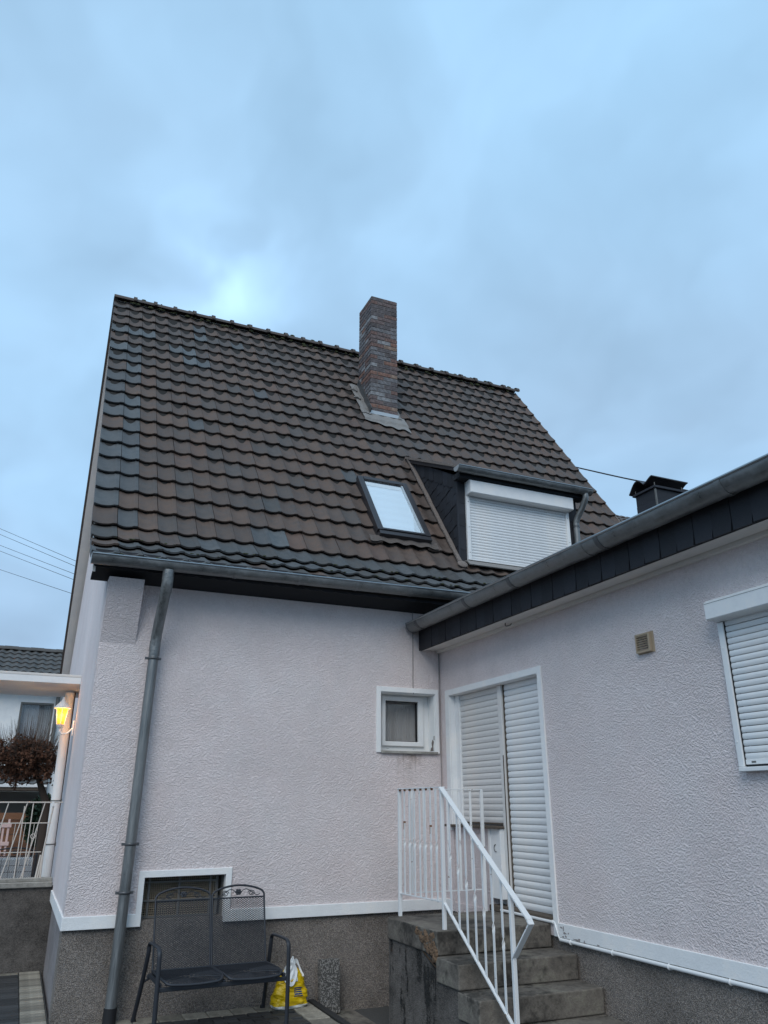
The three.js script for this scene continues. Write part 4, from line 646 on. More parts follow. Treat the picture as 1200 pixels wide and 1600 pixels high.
// ------------------------------------------------------------------ STAIR RAILING
{
  const rl = thing('stair_railing', 'white painted iron stair railing with twisted bars and rust spots', 'railing');
  const P1 = V(2.60, 0.70, 0.885), P2 = V(2.585, 0.70, 1.705), X3 = 2.585, zP3 = 2.645, top = 1.70;
  const hr = z => top - (z - 1.705) * 0.707, br = z => 0.885 - (z - 1.705) * 0.69;
  const post = (x, z, y0, y1) => mesh('post', rbox(x - 0.0135, x + 0.0135, y0, y1, z - 0.0135, z + 0.0135, 0.003), M.railPaint, rl);
  post(P1.x, P1.z, 0.695, top); post(P2.x, P2.z, 0.695, top - 0.01); post(X3, zP3, 0.12, hr(zP3) - 0.01); post(3.43, P1.z, 0.695, top);
  const twist = (x, z, y0, y1, along, ty) => {      // flat bar with a half turn somewhere along it
    const L = y1 - y0, g = new THREE.BoxGeometry(0.021, L, 0.006, 1, 40, 1), p = g.attributes.position; for (let i = 0; i < p.count; i++) { const X = p.getX(i), Z = p.getZ(i), Y = p.getY(i) + L / 2, a = Math.PI * sstep(ty - 0.05, ty + 0.05, Y) + (along ? Math.PI / 2 : 0); p.setX(i, X * Math.cos(a) + Z * Math.sin(a)); p.setZ(i, -X * Math.sin(a) + Z * Math.cos(a)); } g.computeVertexNormals(); g.translate(x, y0 + L / 2, z); return mesh('twisted_bar', metric(g), M.railPaint, rl);
  };
  for (let k = 1; k <= 7; k++) { const f = k / 8; twist(P1.x + (P2.x - P1.x) * f, P1.z + (P2.z - P1.z) * f, 0.872, top - 0.005, true, 0.40); }
  for (let k = 1; k <= 7; k++) { const z = 1.705 + (zP3 - 1.705) * k / 8; twist(X3, z, br(z) + 0.002, hr(z) - 0.005, true, 0.40); }
  for (let k = 1; k <= 6; k++) twist(P1.x + (3.43 - P1.x) * k / 7, P1.z, 0.872, top - 0.005, false, 0.40);
  mesh('top_rail', rbox(P1.x - 0.02, P1.x + 0.02, top, top + 0.008, P1.z - 0.01, P2.z, 0.003), M.railPaint, rl);
  mesh('top_rail', rbox(P1.x + 0.021, 3.44, top, top + 0.008, P1.z - 0.012, P1.z + 0.012, 0.003), M.railPaint, rl);
  mesh('bottom_rail', bar(V(P1.x, 0.872, P1.z), V(P2.x, 0.885, P2.z), 0.012, 0.008), M.railPaint, rl);
  mesh('bottom_rail', bar(V(P1.x, 0.872, P1.z), V(3.43, 0.872, P1.z), 0.008, 0.008), M.railPaint, rl);
  mesh('bottom_rail', bar(V(X3, br(1.705), 1.705), V(X3, br(2.72), 2.72), 0.022, 0.010), M.railPaint, rl);
  mesh('handrail', bar(V(X3, top + 0.004, 1.695), V(X3, hr(2.85) + 0.004, 2.85), 0.042, 0.010), M.railPaint, rl);
  mesh('handrail_return', merge([bar(V(X3, hr(2.85) + 0.004, 2.847), V(X3, 0.868, 2.868), 0.042, 0.010, V(0, 0.5, 1)), bar(V(X3, 0.872, 2.867), V(X3, 0.655, 2.655), 0.042, 0.010)]), M.railPaint, rl);
  for (const [f, y] of [[1 / 8, 1.435], [6 / 8, 1.415]]) { const x = P1.x + (P2.x - P1.x) * f, z = P1.z + (P2.z - P1.z) * f; mesh('rust_spot', box(x - 0.0045, x + 0.0045, y - 0.008, y + 0.006, z - 0.0135, z + 0.0135), M.rust, rl); mesh('rust_spot', box(x - 0.004, x + 0.004, y - 0.06, y - 0.009, z - 0.0125, z - 0.003), M.rust, rl); }
  for (let k = 0; k <= 6; k++) { const z = P1.z + 0.02 + (P2.z - P1.z) * k / 8; mesh('rust_spot', box(P1.x - 0.012, P1.x - 0.002, top - 0.016, top - 0.0005, z - 0.012, z + 0.012), M.rust, rl); }
}

// ------------------------------------------------------------------ BENCH
function meshPanel(w, h, pitch, sw, tapTop) {        // expanded-metal sheet in the xy plane
  const L = [], ang = 0.56, c = Math.cos(ang), s = Math.sin(ang), poly0 = [[-w / 2, 0], [w / 2, 0], [w / 2, h], [-w / 2, h]];
  for (const sg of [-1, 1]) for (let d = -w - h; d < w + h; d += pitch) {
    const nx = -s * sg, ny = c, p = [nx * d, ny * d], q = [c, s * sg], strip = [[p[0] - q[0] * 3 - nx * sw / 2, p[1] - q[1] * 3 - ny * sw / 2], [p[0] + q[0] * 3 - nx * sw / 2, p[1] + q[1] * 3 - ny * sw / 2], [p[0] + q[0] * 3 + nx * sw / 2, p[1] + q[1] * 3 + ny * sw / 2], [p[0] - q[0] * 3 + nx * sw / 2, p[1] - q[1] * 3 + ny * sw / 2]];
    let sgn = 0; for (let i = 0; i < 4; i++) { const a = strip[i], b = strip[(i + 1) % 4]; sgn += a[0] * b[1] - b[0] * a[1]; }
    const cl = clipPoly(sgn < 0 ? strip.reverse() : strip, poly0); if (cl.length >= 3) { const g = extrude(cl, [], 0.002); g.translate(0, 0, sg * 0.0006); L.push(metric(g)); }
  }
  return merge(L);
}
function seatUnit(parent, x, w, orn) {
  const bm = meshPanel(w - 0.02, 0.50, 0.0135, 0.0032), lean = -0.27;
  const back = g => { g.rotateX(lean); g.translate(x, 0.385, -0.135); return g; };
  mesh('back_mesh', back(bm), M.steel, parent);
  const hw = w / 2, arch = [V(-hw, -0.02, 0), V(-hw, 0.25, 0), V(-hw, 0.47, 0), V(-hw, 0.525, 0), V(-hw + 0.022, 0.553, 0), V(-hw * 0.62, 0.578, 0), V(-hw * 0.3, 0.592, 0), V(0, 0.597, 0), V(hw * 0.3, 0.592, 0), V(hw * 0.62, 0.578, 0), V(hw - 0.022, 0.553, 0), V(hw, 0.525, 0), V(hw, 0.47, 0), V(hw, 0.25, 0), V(hw, -0.02, 0)];
  mesh('back_frame', back(tube(arch, 0.0085, 90, 8, false, 0.3)), M.steel, parent);
  mesh('back_rail', back(merge([rod(V(-hw, 0.50, 0), V(hw, 0.50, 0), 0.006, 8), rod(V(-hw, 0.0, 0), V(hw, 0.0, 0), 0.007, 8)])), M.steel, parent);
  const curl = sg => { const pts = []; for (let i = 0; i <= 26; i++) { const t = i / 26, a = t * 3.6 * Math.PI, r = 0.032 * (1 - t * 0.75); pts.push(V(sg * (0.115 - Math.cos(a) * r), 0.532 + Math.sin(a) * r * 0.75, 0)); } return tube(pts, 0.0035, 50, 5); };
  const leaf = sg => tube([V(sg * 0.02, 0.54, 0), V(sg * 0.06, 0.565, 0), V(sg * 0.10, 0.553, 0), V(sg * 0.16, 0.515, 0), V(sg * 0.19, 0.525, 0)], 0.0035, 20, 5);
  const fl = []; for (let k = 0; k < 6; k++) { const g = new THREE.SphereGeometry(0.014, 8, 6); g.scale(1, 0.7, 0.5); const a = k / 6 * 2 * Math.PI; g.translate(Math.cos(a) * 0.018, 0.543 + Math.sin(a) * 0.016, 0); fl.push(g); } fl.push(new THREE.SphereGeometry(0.011, 8, 6).translate(0, 0.543, 0.004));
  mesh('scroll_ornament', back(merge([curl(1), curl(-1), leaf(1), leaf(-1), ...fl])), M.steel, parent);
  const sm = meshPanel(w - 0.02, 0.47, 0.0135, 0.0042); sm.rotateX(-Math.PI / 2); sm.translate(x, 0.385, 0.335);
  { const p = sm.attributes.position; for (let i = 0; i < p.count; i++) { const z = p.getZ(i), t = (z + 0.135) / 0.47, u = (p.getX(i) - x) / hw; p.setY(i, p.getY(i) + 0.012 * t - 0.016 * (1 - u * u) * Math.sin(Math.PI * Math.min(1, t)) - 0.035 * sstep(0.88, 1, t)); } sm.computeVertexNormals(); }
  mesh('seat_mesh', sm, M.steel, parent);
  const rim = [V(x - hw, 0.385, -0.13), V(x - hw, 0.39, 0.2), V(x - hw + 0.01, 0.385, 0.31), V(x - hw + 0.05, 0.366, 0.345), V(x, 0.358, 0.352), V(x + hw - 0.05, 0.366, 0.345), V(x + hw - 0.01, 0.385, 0.31), V(x + hw, 0.39, 0.2), V(x + hw, 0.385, -0.13)];
  mesh('seat_rim', tube(rim, 0.010, 70, 8, false, 0.4), M.steel, parent);
}
function sideFrame(parent, x, sg) {
  const loop = [V(x, 0, 0.33), V(x, 0.30, 0.325), V(x, 0.545, 0.315), V(x, 0.585, 0.295), V(x, 0.60, 0.245), V(x, 0.598, 0.05), V(x, 0.59, -0.09), V(x, 0.565, -0.135), V(x, 0.50, -0.15), V(x + sg * 0.01, 0.22, -0.27), V(x + sg * 0.02, 0, -0.38)];
  const g = tube(loop, 0.011, 90, 8, false, 0.35); g.translate(-x, 0, 0); g.scale(1.55, 1, 1); g.translate(x, 0, 0);
  mesh('arm_and_leg', g, M.steel, parent);
  for (const [z, y] of [[0.33, 0], [-0.38, 0]]) mesh('foot_cap', new THREE.CylinderGeometry(0.014, 0.015, 0.02, 10).translate(x + (z < 0 ? sg * 0.02 : 0), 0.01, z), M.blackRubberAndGapShade, parent);
  mesh('pivot', rod(V(x - sg * 0.005, 0.30, -0.235), V(x - sg * 0.06, 0.345, -0.18), 0.009, 6), M.steel, parent);
}
{
  const b = thing('garden_bench', 'black metal two-seat garden bench with mesh backs against the plinth', 'bench', [1.155, GY, 0.475]);
  b.rotation.y = D(1.5);
  seatUnit(b, -0.235, 0.455); seatUnit(b, 0.235, 0.455);
  sideFrame(b, -0.505, -1); sideFrame(b, 0.505, 1);
  mesh('cross_bar', rbox(-0.5, 0.5, 0.318, 0.348, 0.295, 0.318, 0.006), M.steel, b);
  mesh('cross_bar', rbox(-0.5, 0.5, 0.335, 0.36, -0.165, -0.14, 0.006), M.steel, b);
  mesh('seat_support', merge([rbox(-0.012, 0.012, 0.335, 0.362, -0.14, 0.31, 0.004), box(-0.49, -0.47, 0.345, 0.37, -0.15, 0.31), box(0.47, 0.49, 0.345, 0.37, -0.15, 0.31)]), M.steel, b);
}
// ------------------------------------------------------------------ BAG
{
  const bg = thing('shopping_bag', 'yellow plastic carrier bag with white handles beside the bench', 'bag', [1.885, GY, 0.155]);
  const cv = document.createElement('canvas'); cv.width = 512; cv.height = 512; const c = cv.getContext('2d');
  c.fillStyle = '#d9b50c'; c.fillRect(0, 0, 512, 512); c.fillStyle = '#dcdcd6'; c.fillRect(0, 462, 512, 50);
  c.fillStyle = '#123a6e'; for (let k = 0; k < 5; k++) c.fillRect(262, 236 + k * 25, 62, 17);
  c.fillStyle = '#4a4410'; for (let k = 0; k < 9; k++) c.fillRect(70 + k * 19, 150 + (k % 3) * 3, 11, 20 - (k % 4) * 3);
  const tx = new THREE.CanvasTexture(cv); tx.colorSpace = THREE.SRGBColorSpace; tx.magFilter = THREE.LinearFilter;
  const nu = 72, nv = 36, g = new THREE.PlaneGeometry(1, 1, nu, nv), p = g.attributes.position, uv = g.attributes.uv;
  for (let i = 0; i < p.count; i++) {
    const u = p.getX(i) + 0.5, v = p.getY(i) + 0.5, a = u * 2 * Math.PI, h = 0.275 * v * (1 + 0.16 * Math.cos(a * 2) * v * -0.5 + 0.10 * v * noise3.noise(u * 9, 3, 1));
    const ex = 0.155 * (1 - 0.46 * Math.pow(v, 2.4)) * (v < 0.05 ? 0.86 + 2.8 * v : 1), ez = 0.085 * (1 - 0.80 * Math.pow(v, 1.4)) * (v < 0.05 ? 0.86 + 2.8 * v : 1), ca = Math.cos(a), sa = Math.sin(a), e = 0.62;
    let x = ex * Math.sign(ca) * Math.pow(Math.abs(ca), e), z = ez * Math.sign(sa) * Math.pow(Math.abs(sa), e);
    const wr = 0.018 * noise3.noise(x * 14 + 3, v * 7, z * 14) + 0.011 * noise3.noise(x * 22 + v * 14, v * 24, z * 20 + 5) + 0.009 * Math.abs(noise3.noise(x * 40 - v * 20, v * 16, z * 30)); const sc = v > 0.03 ? 1 : v / 0.03;
    x += ca * wr * sc; z += sa * wr * 1.4 * sc; p.setXYZ(i, x + 0.012 * v, h + 0.006 * noise3.noise(x * 20, 2, z * 20) * v, z); uv.setXY(i, (u * 2) % 1.0001, 1 - (1 - v));
  }
  for (let i = 0; i < p.count; i++) { const u = (i % (nu + 1)) / nu; uv.setX(i, 2 - u * 2); }
  tx.wrapS = THREE.RepeatWrapping; g.computeVertexNormals(); g.rotateY(0.1);
  mesh('body', g, new THREE.MeshPhysicalMaterial({ map: tx, roughness: 0.38, side: THREE.DoubleSide }), bg);
  const bt = new THREE.CylinderGeometry(0.115, 0.115, 0.004, 24); bt.scale(1.05, 1, 0.6); bt.translate(0, 0.004, 0); mesh('base', bt, M.white, bg);
  const ribbon = (pts, w) => { const cu = new THREE.CatmullRomCurve3(pts), n = 40, pos = []; for (let i = 0; i < n; i++) { const A = cu.getPoint(i / n), B = cu.getPoint((i + 1) / n), ta = cu.getTangent(i / n), tb = cu.getTangent((i + 1) / n), ww = t => w * (0.75 + 0.35 * Math.sin(t * 9)), na = V(-ta.y, ta.x, 0.35).normalize().multiplyScalar(ww(i / n)), nb = V(-tb.y, tb.x, 0.35).normalize().multiplyScalar(ww((i + 1) / n)); const q = [A.clone().add(na), A.clone().sub(na), B.clone().sub(nb), B.clone().add(nb)]; for (const k of [0, 1, 2, 0, 2, 3]) pos.push(q[k].x, q[k].y, q[k].z); } const r = new THREE.BufferGeometry(); r.setAttribute('position', new THREE.Float32BufferAttribute(pos, 3)); r.computeVertexNormals(); return metric(r); };
  const hm = std({ color: C3(0.72, 0.74, 0.74), roughness: 0.4, side: THREE.DoubleSide });
  mesh('handle', ribbon([V(-0.05, 0.285, 0.03), V(-0.04, 0.30, 0.035), V(-0.01, 0.32, 0.035), V(0.02, 0.31, 0.04), V(0.04, 0.275, 0.05), V(0.03, 0.23, 0.07), V(-0.005, 0.185, 0.085), V(-0.045, 0.21, 0.083), V(-0.06, 0.26, 0.06), V(-0.05, 0.285, 0.03)], 0.022), hm, bg);
  { const f = new THREE.PlaneGeometry(1, 1, 14, 18), q = f.attributes.position; for (let i = 0; i < q.count; i++) { const u = q.getX(i) * 2, v = q.getY(i) + 0.5, w = 0.052 * (1 - Math.pow(v, 1.6)) + 0.004; q.setXYZ(i, u * w - 0.004 + 0.02 * v * v, 0.20 + 0.185 * v, 0.062 - 0.045 * v + 0.012 * noise3.noise(u * 2.2, v * 4, 2) + 0.006 * noise3.noise(u * 6, v * 9, 5)); } f.computeVertexNormals(); mesh('handle_film', f, hm, bg); }
  mesh('handle', ribbon([V(0.03, 0.29, -0.01), V(0.055, 0.345, -0.02), V(0.085, 0.30, -0.01), V(0.10, 0.25, 0.01), V(0.11, 0.225, 0.02)], 0.015), hm, bg);
}
// ------------------------------------------------------------------ STONE BLOCK
{
  const g = new RoundedBoxGeometry(0.19, 0.42, 0.075, 3, 0.012), p = g.attributes.position; for (let i = 0; i < p.count; i++) { const k = 0.004 * noise3.noise(p.getX(i) * 30, p.getY(i) * 30, p.getZ(i) * 30); p.setXYZ(i, p.getX(i) + k, p.getY(i) + k, p.getZ(i) + k); } g.computeVertexNormals(); g.translate(0, 0.21, 0);
  const o = mesh('stone_block', metric(g), M.aggregate, scene); o.position.set(2.268, -0.131, 0.115); o.rotation.x = -0.10; o.rotation.y = 0.06; tag(o, 'grey washed-pebble concrete slab leaning upright against the plinth', 'concrete slab');
}

// ------------------------------------------------------------------ WALL LANTERN
{
  const l = thing('wall_lantern', 'white wall lantern with lit amber glass under the canopy', 'lantern', [-0.150, 2.435, -2.50]);
  const amber = new THREE.MeshPhysicalMaterial({ color: C3(1.0, 0.60, 0.14), emissive: C3(1.0, 0.45, 0.04), emissiveIntensity: 0.22, transmission: 0.85, roughness: 0.35, thickness: 0, side: THREE.DoubleSide });
  const hex = (r0, r1, h, y) => { const g = new THREE.CylinderGeometry(r1, r0, h, 6, 1, true); g.translate(0, y + h / 2, 0); return g; };
  mesh('glass', hex(0.042, 0.068, 0.165, 0.01), amber, l);
  for (let k = 0; k < 6; k++) { const a = k / 6 * 2 * Math.PI; mesh('glazing_bar', rod(V(Math.sin(a) * 0.043, 0.008, Math.cos(a) * 0.043), V(Math.sin(a) * 0.069, 0.178, Math.cos(a) * 0.069), 0.0045, 6), M.white, l); }
  mesh('roof', merge([hex(0.092, 0.028, 0.065, 0.177), new THREE.CylinderGeometry(0.092, 0.092, 0.010, 6).translate(0, 0.175, 0), new THREE.CylinderGeometry(0.012, 0.026, 0.03, 8).translate(0, 0.255, 0), new THREE.SphereGeometry(0.013, 10, 8).translate(0, 0.275, 0)]), std({ color: C3(0.7, 0.7, 0.7), roughness: 0.5, side: THREE.DoubleSide }), l);
  mesh('base', merge([new THREE.CylinderGeometry(0.047, 0.030, 0.03, 6).translate(0, -0.008, 0), new THREE.CylinderGeometry(0.012, 0.006, 0.05, 8).translate(0, -0.045, 0)]), M.white, l);
  mesh('arm', tube([V(0, -0.055, 0), V(0.03, -0.085, 0), V(0.08, -0.075, 0), V(0.115, -0.035, 0), V(0.133, -0.03, 0)], 0.008, 30, 8), M.white, l);
  mesh('wall_plate', rbox(0.123, 0.1345, -0.10, 0.05, -0.03, 0.03, 0.005), M.white, l);
  mesh('bulb', new THREE.SphereGeometry(0.02, 14, 10).translate(0, 0.10, 0), std({ color: 0xffffff, emissive: C3(1, 0.78, 0.42), emissiveIntensity: 2.2 }), l);
  l.scale.setScalar(1.12);
  const pl = new THREE.PointLight(C3(1, 0.62, 0.28), 0.22, 0, 2); pl.position.set(0, 0.10, 0); pl.castShadow = true; pl.shadow.radius = 1; l.add(pl);
}
// ------------------------------------------------------------------ GARDEN WALL, RAILING, TERRACE BEHIND
{
  const gw = thing('garden_wall', 'low grey rendered wall with a pale coping left of the house', 'garden wall');
  mesh('wall', box(-6, 0.068, -0.15, 0.745, -2.62, -2.42), M.gardenWall, gw);
  for (let i = 0; i < 7; i++) mesh('coping_stone', rbox(-0.002 - (i + 1) * 0.86, -0.006 - i * 0.86, 0.7455, 0.80, -2.66, -2.385, 0.01), M.concretePale, gw);
  mesh('coping_board', rbox(-2.5, -0.01, 0.801, 0.835, -2.58, -2.44, 0.006), M.concretePale, gw);
  structure(mesh('terrace', box(-6, -0.012, -0.149, 0.12, -7.5, -2.63), M.concrete, scene));
  const gr = thing('garden_railing', 'thin cream iron railing with slanted bars on the garden wall', 'railing');
  const cream = std({ color: C3(0.62, 0.56, 0.50), roughness: 0.5 }), z = -2.51, t = 1.60, r = 0.0075;
  mesh('top_rail', rbox(-2.6, -0.004, t - 0.007, t + 0.007, z - 0.012, z + 0.012, 0.003), cream, gr);
  mesh('middle_rail', rod(V(-2.6, 1.385, z), V(-0.10, 1.385, z), 0.0055, 8), cream, gr); mesh('lower_rail', rod(V(-2.6, 1.09, z), V(-0.16, 1.09, z), 0.0045, 8), cream, gr);
  for (let k = 0; k < 5; k++) { const x = -0.31 - k * 0.37; for (const [a, b] of [[x + 0.12, x - 0.02], [x - 0.06, x - 0.22]]) mesh('slanted_bar', rod(V(a, t, z), V(b, 0.83, z), 0.006, 8), cream, gr); mesh('upright_bar', rod(V(x, t, z), V(x, 0.83, z), 0.006, 8), cream, gr); mesh('upright_bar', rod(V(x - 0.085, t - 0.04, z), V(x - 0.085, 0.83, z), 0.006, 8), cream, gr); const to = new THREE.TorusGeometry(0.024, 0.004, 6, 18); to.translate(x + 0.045, 1.25, z); mesh('ring', to, cream, gr); for (const dx of [0.06, 0.10, -0.03, -0.13]) mesh('thin_bar', rod(V(x + dx - 0.02, 1.385, z), V(x + dx - 0.03, 0.95, z), 0.0035, 6), cream, gr); }
  mesh('end_bar', rod(V(-0.10, 1.56, z), V(-0.16, 0.835, z), 0.009, 8), cream, gr); mesh('bracket', rbox(-0.12, -0.095, 1.555, 1.605, z - 0.02, z + 0.02, 0.004), M.white, gr); mesh('end_foot', rod(V(-0.16, 1.06, z), V(-0.185, 0.80, z), 0.010, 8), cream, gr); mesh('end_foot', rod(V(-0.14, 1.06, z), V(-0.135, 0.80, z), 0.010, 8), cream, gr);
  // second metal chair on the terrace
  const ch = thing('garden_chair', 'black metal garden chair with arched back behind the railing', 'chair', [-0.42, 0.12, -4.1]); ch.rotation.y = D(180);
  seatUnit(ch, 0, 0.52); sideFrame(ch, -0.29, -1); sideFrame(ch, 0.29, 1);
  // white tiled trough
  const tr = thing('tiled_trough', 'white tiled low trough standing behind the railing', 'planter');
  mesh('body', box(-1.4, -0.16, 0.121, 0.868, -5.75, -5.21), M.cableGrey, tr); const tg = rbox(-0.046, 0.046, -0.036, 0.036, -0.006, 0.006, 0.002, 1), tt = rbox(-0.046, 0.046, -0.006, 0.006, -0.046, 0.046, 0.002, 1);
  for (let i = 0; i < 12; i++) { for (let j = 0; j < 6; j++) { const o = mesh('tile', tg, M.plastic, tr); o.position.set(-0.21 - i * 0.1, 0.835 - j * 0.08, -5.205); } for (let k = 0; k < 4; k++) { const o = mesh('tile', tt, M.plastic, tr); o.position.set(-0.21 - i * 0.1, 0.873, -5.26 - k * 0.1); } }
  const pk = thing('pink_post', 'pale pink wooden post with crossbars by the fence', 'post', [-0.60, -0.15, -7.9]);
  const pm = std({ color: C3(0.62, 0.45, 0.42), roughness: 0.7 }); mesh('upright', rbox(-0.045, -0.012, 0, 1.42, -0.02, 0.02, 0.005), pm, pk); mesh('upright', rbox(0.03, 0.065, 0, 1.50, -0.02, 0.02, 0.005), pm, pk); for (const y of [1.40, 1.12, 0.9]) mesh('crossbar', rbox(-0.07, 0.09, y - 0.03, y + 0.03, 0.021, 0.04, 0.004), pm, pk);
}
// ------------------------------------------------------------------ NEIGHBOURING HOUSE, SHED, FENCE, PLANTS
function wavyRoof(x0, x1, zE, yE, zR, yR, cw, rows, base) {   // pantiles joined in one sheet; ends rise and dip across, stepped down the slope
  const L = Math.hypot(yR - yE, zR - zE), g = L / rows, dnv = V(0, (yE - yR) / L, (zE - zR) / L), nv = V(0, -dnv.z, dnv.y); if (nv.y < 0) nv.multiplyScalar(-1);
  const pos = [], n = Math.round((x1 - x0) / cw) * 6, R = rngOf(7), h = x => 0.022 * Math.sin(2 * Math.PI * x / cw);
  const P = (x, s, e) => V(x, yR, zR).addScaledVector(dnv, s).addScaledVector(nv, e);
  for (let r = 0; r < rows; r++) for (let i = 0; i < n; i++) { const xa = x0 + (x1 - x0) * i / n, xb = x0 + (x1 - x0) * (i + 1) / n, s0 = r * g, s1 = (r + 1) * g + 0.02, a = P(xa, s0, h(xa)), b = P(xb, s0, h(xb)), c = P(xb, s1, h(xb) + 0.035), d = P(xa, s1, h(xa) + 0.035), c2 = P(xb, s1, h(xb) + 0.005), d2 = P(xa, s1, h(xa) + 0.005); for (const v of [a, d, c, a, c, b, d, d2, c2, d, c2, c]) pos.push(v.x, v.y, v.z); }
  const o = new THREE.BufferGeometry(); o.setAttribute('position', new THREE.Float32BufferAttribute(pos, 3)); o.computeVertexNormals(); return metric(toCreasedNormals(o, 0.8));
}
const greyTile = std({ color: C3(0.105, 0.098, 0.092), map: M.tileMap, roughness: 0.7 });
{
  const nb = thing('neighbour_house', 'white rendered house with a grey pantile roof behind the canopy', 'house');
  mesh('wall', alongZ(rect(-9, 4, -0.15, 4.75), [rect(-0.77, 0.06, 3.02, 4.17)], -16.3, 0.3), M.plasterWhite, nb);
  mesh('side_wall', alongX([[-16.31, -0.15], [-19.2, -0.15], [-19.2, 4.7], [-17.5, 5.62], [-16.31, 4.95]], [], -8.95, 0.25), M.plasterWhite, nb);
  stuff(mesh('roof_tiles', wavyRoof(-9.3, 4.3, -15.5, 4.64, -17.5, 5.80, 0.22, 7), greyTile, nb));
  stuff(mesh('roof_tiles', wavyRoof(-9.3, 4.3, -19.5, 4.64, -17.5, 5.80, 0.22, 7), greyTile, nb));
  for (let i = 0; i < 40; i++) { const g = new THREE.CylinderGeometry(0.11, 0.11, 0.36, 10, 1, false, 0, Math.PI); g.rotateZ(Math.PI / 2); g.rotateX(0); const o = mesh('ridge_tile', g, greyTile, nb); o.position.set(-9.2 + i * 0.345, 5.79 + 0.008 * (i % 2), -17.5); o.rotation.x = -Math.PI / 2 + Math.PI / 2; }
  mesh('soffit', box(-9.2, 4.2, 4.52, 4.60, -16, -15.55), M.soffit, nb);
  const w = part('window', nb); mesh('frame', alongZ(rect(-0.80, 0.09, 2.99, 4.2), [rect(-0.72, 0.01, 3.07, 4.12)], -16.1, 0.09), M.greyMetal, w); mesh('pane', box(-0.73, 0.02, 3.06, 4.13, -16.08, -16.07), M.glass, w);
  const cu = new THREE.PlaneGeometry(0.8, 1.1, 60, 2), p = cu.attributes.position; for (let i = 0; i < p.count; i++) p.setZ(i, 0.012 * Math.sin(p.getX(i) * 120)); cu.computeVertexNormals(); cu.translate(-0.355, 3.6, -16.17); mesh('curtain', cu, std({ color: C3(0.30, 0.30, 0.30), roughness: 1, side: THREE.DoubleSide }), w);
  mesh('back_wall', box(-8.7, 4, -0.15, 4.7, -19.3, -19.2), M.plasterWhite, nb); mesh('side_wall', box(3.75, 4, -0.15, 4.9, -19.19, -16.31), M.plasterWhite, nb);
  mesh('downpipe', merge([rod(V(0.14, 4.5, -15.9), V(0.14, -0.15, -15.9), 0.05, 10)]), M.greyMetal, nb);

  const sh = thing('garden_shed', 'open garden shed with a grey tiled roof below the brown tree', 'shed');
  stuff(mesh('roof_tiles', wavyRoof(-4, 0.05, -11.4, 1.985, -12.7, 2.40, 0.2, 5), greyTile, sh));
  mesh('eaves_strip', box(-4, 0.05, 1.93, 1.975, -11.42, -11.37), M.plastic, sh); mesh('roof_boards', box(-3.98, 0.03, 1.86, 1.925, -12.65, -11.40), M.dirtyWood, sh);
  mesh('back_wall', box(-3.9, 0.0, -0.15, 1.86, -12.9, -12.75), std({ color: C3(0.35, 0.32, 0.28), roughness: 0.9 }), sh); mesh('side_wall', box(-0.02, 0.02, -0.15, 1.859, -12.74, -11.5), M.dirtyWood, sh); mesh('post', box(-2.1, -2.0, -0.15, 1.859, -11.6, -11.5), M.dirtyWood, sh);

  const fe = thing('wooden_fence', 'brown horizontal board fence seen through the railing', 'fence');
  const fm = [[0.19, 0.085, 0.042], [0.16, 0.07, 0.036], [0.22, 0.10, 0.05]].map(c => std({ color: C3(...c), roughness: 0.8, bumpMap: M.tileBump, bumpScale: 0.003 })), fg = rbox(-2.4, 2.4, -0.062, 0.062, -0.012, 0.012, 0.004, 1);
  for (let k = 0; k < 12; k++) { const o = mesh('board', fg, fm[k % 3], fe); o.position.set(-2.2, -0.06 + k * 0.13, -10.0 + 0.01 * (k % 2)); } for (const x of [-4.4, -2.6, -0.8, 0.1]) mesh('post', rbox(x - 0.05, x + 0.05, -0.15, 1.48, -10.13, -10.03, 0.01), fm[1], fe);

  // clipped bare tree with brown leaves
  const R = rngOf(321), tr = thing('clipped_tree', 'round clipped tree with brown dead leaves and bare upright shoots', 'tree', [-0.44, -0.15, -8.0]), tw = [], lf = [], cy = 2.50, bark = std({ color: C3(0.05, 0.038, 0.03), roughness: 1 });
  mesh('trunk', merge([rod(V(0.44, 0, 0), V(0.43, 1.75, 0), 0.085, 9, 0.07), rod(V(0.43, 1.73, 0), V(0.15, 2.35, 0), 0.07, 9, 0.03)]), bark, tr);
  const dir = () => { const a = R() * 6.283, y = R() * 2 - 1, s = Math.sqrt(1 - y * y); return V(s * Math.cos(a), y, s * Math.sin(a)); };
  for (let i = 0; i < 900; i++) { const d = dir(), r0 = R() * 0.25, a = V(0.02, cy, 0).addScaledVector(d, r0), b = V(0.02, cy, 0).add(V(d.x * 0.56, d.y * 0.40, d.z * 0.56).multiplyScalar(0.75 + R() * 0.35)); if (b.y < cy - 0.33) continue; tw.push(rod(a, b, 0.006, 3, 0.002)); if (d.y > -0.1 && R() < 0.62) tw.push(rod(b, b.clone().add(V(d.x * 0.12 + (R() - 0.5) * 0.05, 0.12 + R() * 0.26, d.z * 0.12 + (R() - 0.5) * 0.05)), 0.0035, 3, 0.001)); }
  stuff(mesh('twigs', merge(tw), std({ color: C3(0.095, 0.065, 0.05), roughness: 1 }), tr));
  for (let i = 0; i < 4200; i++) { const d = dir(), k = 0.55 + 0.5 * Math.cbrt(R()), n = 1 + 0.75 * noise3.noise(d.x * 2.3 + 4, d.y * 2.3, d.z * 2.3), g = new THREE.PlaneGeometry(0.022 + R() * 0.02, 0.03 + R() * 0.025); g.rotateX(R() * 6); g.rotateY(R() * 6); g.translate(0.02 + d.x * 0.55 * k * n, cy - 0.05 + d.y * 0.33 * k * n, d.z * 0.5 * k * n); lf.push(g); }
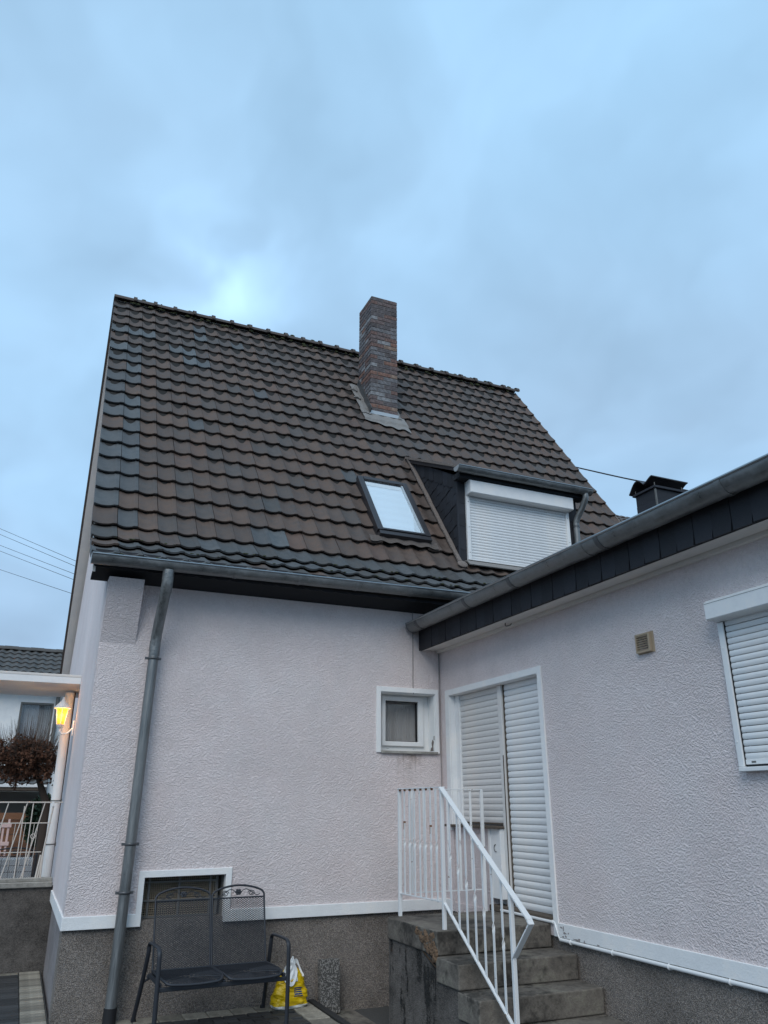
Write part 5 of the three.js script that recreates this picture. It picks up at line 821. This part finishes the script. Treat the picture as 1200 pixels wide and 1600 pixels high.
  stuff(mesh('crown', merge(lf), new THREE.MeshPhysicalMaterial({ color: C3(0.11, 0.05, 0.028), roughness: 1, side: THREE.DoubleSide }), tr));

  const bs = thing('evergreen_shrub', 'dark green leafy shrub beside the white downpipe', 'shrub', [-0.02, -0.15, -9.2]), bl = [], bt = [];
  for (let i = 0; i < 2600; i++) { const d = dir(), k = Math.cbrt(R()), g = new THREE.PlaneGeometry(0.03 + R() * 0.02, 0.05 + R() * 0.02); g.rotateX(R() * 6); g.rotateY(R() * 6); g.translate(d.x * 0.30 * k * (1 + 0.2 * noise3.noise(d.x * 4, d.y * 4, d.z)), 1.45 + d.y * 0.46 * k, d.z * 0.3 * k); bl.push(g); }
  for (let i = 0; i < 14; i++) bt.push(rod(V(0, 0, 0), V((R() - 0.5) * 0.4, 1.2 + R() * 0.5, (R() - 0.5) * 0.4), 0.012, 4, 0.004));
  mesh('stem', merge(bt), bark, bs); stuff(mesh('foliage', merge(bl), new THREE.MeshPhysicalMaterial({ color: C3(0.035, 0.062, 0.03), roughness: 0.8, side: THREE.DoubleSide }), bs));

  // house far behind on the right, only its roof corner shows
  const fh = thing('far_house', 'dark tiled roof corner of a house behind the annex', 'house');
  stuff(mesh('roof_tiles', wavyRoof(13.5, 24, -7.0, 7.75, -10.5, 10.10, 0.24, 11), TILE_M.dark[0], fh)); mesh('wall', alongX([[-7.6, -0.15], [-13.4, -0.15], [-13.4, 7.9], [-10.5, 9.85], [-7.6, 7.9]], [], 14, 9.5), M.plasterWhite, fh); stuff(mesh('roof_tiles', wavyRoof(13.5, 24, -14, 7.75, -10.5, 10.10, 0.24, 11), TILE_M.dark[0], fh));
}
// ------------------------------------------------------------------ OVERHEAD WIRES
{
  const ray = (px, py) => V((px - 600) / 1214.7, -(py - 800) / 1214.7, -1).applyQuaternion(camera.quaternion).normalize();
  const lab = ['topmost thin overhead wire left of the roof', 'second overhead wire from the top left of the roof', 'third overhead wire from the top left of the roof', 'fourth overhead wire from the top left of the roof', 'lowest overhead wire left of the roof'];
  [[826, 876, 117], [835, 884, 116], [852, 896, 114], [861, 904.5, 112], [890, 926, 108]].forEach(([ya, yb, xb], k) => {
    const A = camera.position.clone().addScaledVector(ray(0, ya), 34), B = camera.position.clone().addScaledVector(ray(xb, yb), 26), d = B.clone().sub(A), a = A.clone().addScaledVector(d, -2.2), b = B.clone().addScaledVector(d, 0.9), m = a.clone().lerp(b, 0.5);
    tag(mesh('overhead_wire', tube([a, m, b], 0.008, 20, 5), M.wire, scene), lab[k], 'wire', 'overhead wires');
  });
  const p = camera.position.clone(), a = p.clone().addScaledVector(ray(893, 728.5), 14.2), b = p.clone().addScaledVector(ray(1086, 769), 12.5), e = b.clone().add(b.clone().sub(a).multiplyScalar(2.5)), m = a.clone().lerp(b, 0.5); m.y -= 0.015;
  tag(mesh('service_cable', tube([a, m, b, e], 0.013, 30, 6), M.wire, scene), 'dark cable from the tiled roof past the annex chimney', 'cable');
}
renderer.render(scene, camera);
